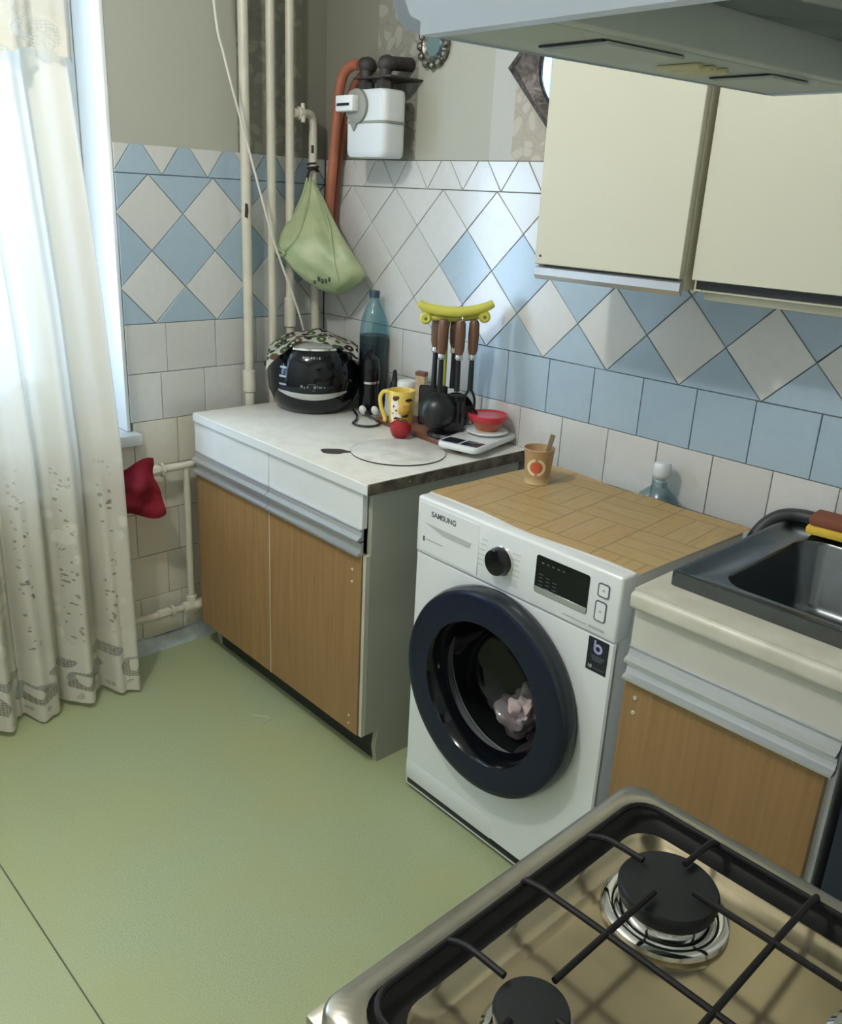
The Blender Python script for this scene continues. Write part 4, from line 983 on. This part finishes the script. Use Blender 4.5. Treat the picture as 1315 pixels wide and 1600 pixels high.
g = B(); prism(g, [(0, 0), (.022, 0), (.022, .005), (.009, .012), (.006, .024), (.012, .032), (0, .034)], .002, SW, T(0, SY-.011, .700) @ PM); obj('handle_profile', g, m_alu, fp)
m_beige_top = M('beige_sink_worktop', (208, 204, 188), .35, col2=(194, 190, 172), vscale=14)
m_beige_panel = M('beige_front_laminate', (200, 198, 184), .4, var=.04)
fp.data.materials[0] = m_beige_panel
swt = thing('sink_worktop', 'cream laminate worktop with a rounded front under the steel sink', 'worktop', (1.744, 0, 0))
def ring_slab(bm, x0, x1, y0, y1, hx0, hx1, hy0, hy1, z0, z1):
    box(bm, x0, hx0, y0, y1, z0, z1); box(bm, hx1, x1, y0, y1, z0, z1); box(bm, hx0, hx1, y0, hy0, z0, z1); box(bm, hx0, hx1, hy1, y1, z0, z1)
g = B(); ring_slab(g, 0, .414, -.595, -.008, .085, .375, -.46, -.08, .8135, .850); obj('slab', g, m_beige_top, swt, smooth=False)
g = B(); box(g, 0, .414, -.612, -.590, .8135, .850, .010, 4); obj('rounded_front', g, m_beige_top, swt)
sk = thing('steel_sink', 'stainless steel sink with a deep bowl set on the cream worktop', 'sink', (1.960, -.272, .8502))
m_sink = M('brushed_sink_steel', (98, 103, 105), .22, .95, var=.12, vscale=30)
g = B()
cx, cy = .030, -.012
loft(g, [rr3(.372, .506, .012, 0), rr3(.372, .506, .012, .026), rr3(.364, .498, .010, .029), rr3(.350, .484, .010, .027), rr3(.338, .472, .012, .019), rr3(.290, .380, .055, .018, cx, cy), rr3(.282, .372, .052, .012, cx, cy), rr3(.262, .352, .05, -.12, cx, cy), rr3(.22, .31, .05, -.145, cx, cy)], False, True); obj('bowl', g, m_sink, sk, ang=50)
g = B(); lathe(g, [(0, .002), (.02, .002), (.034, .003), (.036, 0)], 24, T(cx, cy, -.144)); obj('drain', g, m_chrome, sk)
m_hose = M('dark_grey_hose', (50, 54, 54), .5)
g = B(); tube(g, [(1.722, -.10, .76), (1.726, -.085, .815), (1.738, -.064, .854), (1.762, -.040, .880), (1.80, -.024, .889), (1.85, -.020, .890)], .0150, 14, smooth=6)
dh = thing('drain_hose', 'thick dark grey drain hose arching behind the sink', 'hose'); obj('hose', g, m_hose, dh)
g = B(); cyl(g, (1.7235, -.096, .775), (1.727, -.084, .818), .0180, seg=14, bev=.003); obj('collar', g, m_dark, dh)
sg = thing('sponge', 'brown topped yellow dish sponge at the back corner of the sink', 'sponge', (1.898, -.066, .8795), .10)
m_spy = M('yellow_sponge', (222, 188, 66), .9, bump=.5, bscale=400); m_spb = M('brown_scourer', (132, 78, 56), .9, bump=.6, bscale=500)
g = B(); box(g, -.055, .055, -.035, .035, 0, .020, .006); obj('foam', g, m_spy, sg)
g = B(); box(g, -.053, .053, -.033, .033, .0205, .043, .007); obj('scourer', g, m_spb, sg)
nb = thing('navy_cabinet', 'dark navy appliance standing beside the sink cabinet', 'appliance', (2.170, 0, 0))
g = B(); box(g, 0, .40, -.56, -.02, .02, .80, .006); obj('body', g, m_navy, nb)
g = B(); box(g, .004, .396, -.578, -.562, .05, .795, .004); dd = obj('door', g, m_navy, nb)
obj('handle', box(B(), .16, .28, -.60, -.578, .74, .755, .004), m_dark, dd)
for x in (.04, .36): obj('foot', cyl(B(), (x, -.5, 0), (x, -.5, .025), .015), m_dark, nb)

# ------------------------------------------------------------------ wall cupboards
m_cupbody = M('cream_cupboard_body', (200, 196, 172), .5)
def cupboard(x0, x1, yf, lab, gap):
    t = thing('wall_cupboard', lab, 'cupboard', (x0, 0, 1.372)); w = x1-x0
    g = B(); box(g, 0, .016, yf+.018, -.004, 0, .72); box(g, w-.016, w, yf+.018, -.004, 0, .72); box(g, .016, w-.016, yf+.02, -.004, 0, .016); box(g, .016, w-.016, yf+.02, -.004, .704, .72); box(g, .016, w-.016, -.012, -.004, .016, .704); obj('carcass', g, m_cupbody, t, smooth=False)
    d = obj('door', box(B(), .001, w-.003, yf, yf+.017, gap, .72, .0015, 1), m_doorcream, t)
    return t, d, w
t, d, w = cupboard(1.203, 1.585, -.318, 'cream wall cupboard beside the ornate mirror, a pin hole in its door', .022)
g = B(); prism(g, [(0, 0), (.004, 0), (.012, .010), (.012, .026), (0, .030)], .0, w-.002, T(0, -.304, -.012) @ PM); obj('handle_profile', g, m_alu, t)
g = B(); box(g, 0, w-.006, -.300, -.285, .0175, .0215); obj('shadow_gap', g, m_dark, t)
obj('pin_hole', lathe(B(), [(0, .0006), (.003, .0006), (.003, 0)], 10, T(.017, -.318, .040) @ RX), m_dark, d)
t, d, w = cupboard(1.598, 2.05, -.302, 'cream wall cupboard next along, above the sink', .022)
g = B(); box(g, 0.004, w, -.285, -.265, .004, .0215); obj('shadow_gap', g, m_dark, t)
g = B(); box(g, .01, w, -.26, -.235, -.018, 0, .003); obj('handle_profile', g, m_cupbody, t)

# ------------------------------------------------------------------ stove
m_ss = M('reflection_tinted_steel', (186, 172, 142), .17, .9, var=.10, vscale=6)  # beige base colour paints in the warm room reflected by the steel
m_cap_en = M('burner_enamel', (28, 31, 31), .5, spec=.3)
m_wire = M('black_grate_enamel', (20, 19, 18), .55, spec=.25)
m_ssr = M('brushed_rim_steel', (170, 166, 152), .30, .9, var=.08, vscale=20)
sv = thing('gas_stove', 'steel gas stove with black wire grate in the near corner', 'stove', (2.318, -1.345, 0))
SH = .492
g = B(); box(g, -.243, .243, -.243, .243, .03, .818, .004); obj('body', g, m_enamel, sv)
for sx in (-.2, .2):
    for sy in (-.2, .2): obj('foot', cyl(B(), (sx, sy, 0), (sx, sy, .032), .018), m_dark, sv)
g = B(); loft(g, [rr3(SH, SH, .022, .818), rr3(SH+.004, SH+.004, .024, .835), rr3(SH+.002, SH+.002, .024, .846), rr3(SH-.006, SH-.006, .022, .851), rr3(SH-.040, SH-.040, .032, .851), rr3(SH-.046, SH-.046, .034, .849)]); obj('rim', g, m_ssr, sv, ang=50)
g = B(); loft(g, [rr3(SH-.046, SH-.046, .034, .8488), rr3(SH-.050, SH-.050, .034, .845), rr3(SH-.076, SH-.076, .034, .8385), rr3(SH-.098, SH-.098, .032, .8375)]); obj('inner_black_band', g, m_wire, sv)  # black band sloping from the rim down to the pan
g = B(); loft(g, [rr3(SH-.098, SH-.098, .032, .8374), rr3(SH-.104, SH-.104, .034, .835), rr3(SH-.124, SH-.124, .036, .824), rr3(SH-.15, SH-.15, .04, .8215)], False, True); obj('hob_pan', g, m_ss, sv, ang=60)
for bx_, by_, R in ((-.112, .113, .050), (-.112, -.110, .033), (.112, .113, .038), (.112, -.110, .044)):
    k = R/.050
    b = obj('burner', lathe(B(), [(.060*k+.003, .8220), (.0635*k+.003, .825), (.0625*k+.003, .830), (.058*k+.002, .833), (.053*k, .832), (.049*k, .828), (.047*k, .836), (.046*k, .843), (0, .843)], 48, T(bx_, by_, 0)), m_chrome, sv)
    obj('burner_cap', lathe(B(), [(.044*k, .842), (.049*k, .843), (.0505*k, .846), (.0505*k, .852), (.052*k, .853), (.052*k, .858), (.0495*k, .8615), (.03*k, .8625), (0, .8625)], 48, T(bx_, by_, 0)), m_cap_en, b)
g = B(); q = (SH-.062); tube(g, [(x, y, .856) for x, y in rrect(q, q, .03, 5)], .0036, 8, True); gr = obj('grate', g, m_wire, sv)
ZG = .8705
def bar(*pts): obj('bar', tube(B(), pts, .0035, 8, smooth=3), m_wire, gr)
e = q/2
bar((-e, 0, .856), (-.19, 0, .8685), (0, 0, ZG), (.19, 0, .8685), (e, 0, .856))
bar((0, -e, .8565), (0, -.19, .869), (0, 0, ZG+.0005), (0, .19, .869), (0, e, .8565))
for bx_ in (-.112, .112):
    bar((bx_, .082, ZG), (bx_, .0, ZG+.0008), (bx_, -.080, ZG))
    bar((bx_, e, .856), (bx_, .195, .868), (bx_, .142, ZG)); bar((bx_, -e, .856), (bx_, -.195, .868), (bx_, -.140, ZG))
for by_ in (.113, -.110):
    bar((-.085, by_, ZG), (0, by_, ZG+.0008), (.085, by_, ZG))
    bar((-e, by_, .856), (-.19, by_, .868), (-.145, by_, ZG)); bar((e, by_, .856), (.19, by_, .868), (.145, by_, ZG))
g = B(); box(g, -.268, -.244, -.24, .24, .72, .815, .004); cp = obj('control_panel', g, m_ssr, sv)
for yy in (-.18, -.09, 0, .09, .18): obj('knob', lathe(B(), [(0, .02), (.016, .02), (.018, .016), (.019, 0)], 20, T(-.268, yy, .768) @ Matrix.Rotation(-PI/2, 4, 'Y')), m_dark, cp)
g = B(); box(g, -.262, -.244, -.24, .24, .16, .70, .004); od = obj('oven_door', g, m_gloss, sv)
g = B(); tube(g, [(-.262, -.20, .665), (-.295, -.19, .668), (-.297, 0, .668), (-.295, .19, .668), (-.262, .20, .665)], .008, 10, smooth=4); obj('handle', g, m_chrome, od)

# ------------------------------------------------------------------ cooker hood
m_hood = M('white_hood_enamel', (178, 188, 198), .35); m_hoodu = M('greyish_hood_underside', (176, 182, 168), .5, var=.08, vscale=10)
hd = thing('cooker_hood', 'white cooker hood above the stove, seen from below', 'cooker hood', (2.59, -1.26, 1.6285))
hd.rotation_euler = (.031, 0, 0)
# local: x from -.51 (front) to 0 (wall), y -.19..+.17
Y0, Y1 = -.246, .246
side = [(0, .0), (-.526, .0), (-.540, .004), (-.550, .014), (-.556, .030), (-.560, .055), (-.560, .12), (-.53, .16), (0, .22)]
MX = Matrix(((1, 0, 0, 0), (0, 0, -1, 0), (0, 1, 0, 0), (0, 0, 0, 1)))
t = bmesh.new(); g = B()
def rough_side(d): 
    return side
prism(g, side, -Y1, -Y1+.014, MX); prism(g, side, -Y0-.014, -Y0, MX)
# shell between the two side cheeks: front lip, top
sh = [(-.526, .0), (-.540, .004), (-.550, .014), (-.556, .030), (-.560, .055), (-.560, .12), (-.53, .16), (0, .22), (0, .214), (-.527, .154), (-.552, .118), (-.552, .055), (-.545, .03), (-.536, .012), (-.526, .008)]
prism(g, sh, -Y1, -Y0, MX); obj('canopy', g, m_hood, hd)
g = B(); box(g, -.527, -.438, Y0+.0145, Y1-.0145, .0012, .010, .002); fs = obj('front_strip', g, m_hoodu, hd)
for y0, y1 in ((-.160, -.060), (.070, .145)):
    obj('flap_slot', prism(B(), [(-.498, y0), (-.445, y0), (-.445, y1), (-.498, y1)], -.0004, .0010), m_dark, fs)
    obj('flap', prism(B(), [(-.495, y0+.003), (-.442, y0+.003), (-.442, y1-.003), (-.495, y1-.003)], -.0022, -.0002), m_hoodu, fs)
for k in range(3): obj('slide_switch', box(B(), -.492, -.455, -.022+k*.020, -.014+k*.020, -.003, .001, .001), M('yellowed_switch', (190, 182, 140), .5), fs)
g = B(); box(g, -.438, -.425, Y0+.0145, Y1-.0145, .002, .060, .002); obj('inner_frame', g, m_hoodu, hd)
obj('back_strip', box(B(), -.03, -.002, Y0+.0145, Y1-.0145, .002, .05, .002), m_hoodu, hd)
obj('lamp_cover', box(B(), -.422, -.31, Y0+.02, Y1-.02, .030, .036, .002), m_lampglass, hd)
g = B()
for k in range(14): box(g, -.296+k*.0185, -.284+k*.0185, Y0+.02, Y1-.02, .026, .032)
box(g, -.30, -.035, Y0+.016, Y1-.016, .036, .04); obj('filter_mesh', g, M('dark_filter', (52, 60, 62), .35, .6), hd)

# ------------------------------------------------------------------ small debris on the floor
m_thread = M('white_thread', (206, 208, 190), .8)
g = B(); tube(g, [(.548, -.680, .0022), (.57, -.668, .0022), (.592, -.652, .0022), (.604, -.662, .0022), (.612, -.684, .0022)], .0014, 6, smooth=5)
tag(obj('thread', g, m_thread), 'short white thread lying on the green floor by the cabinet', 'thread')
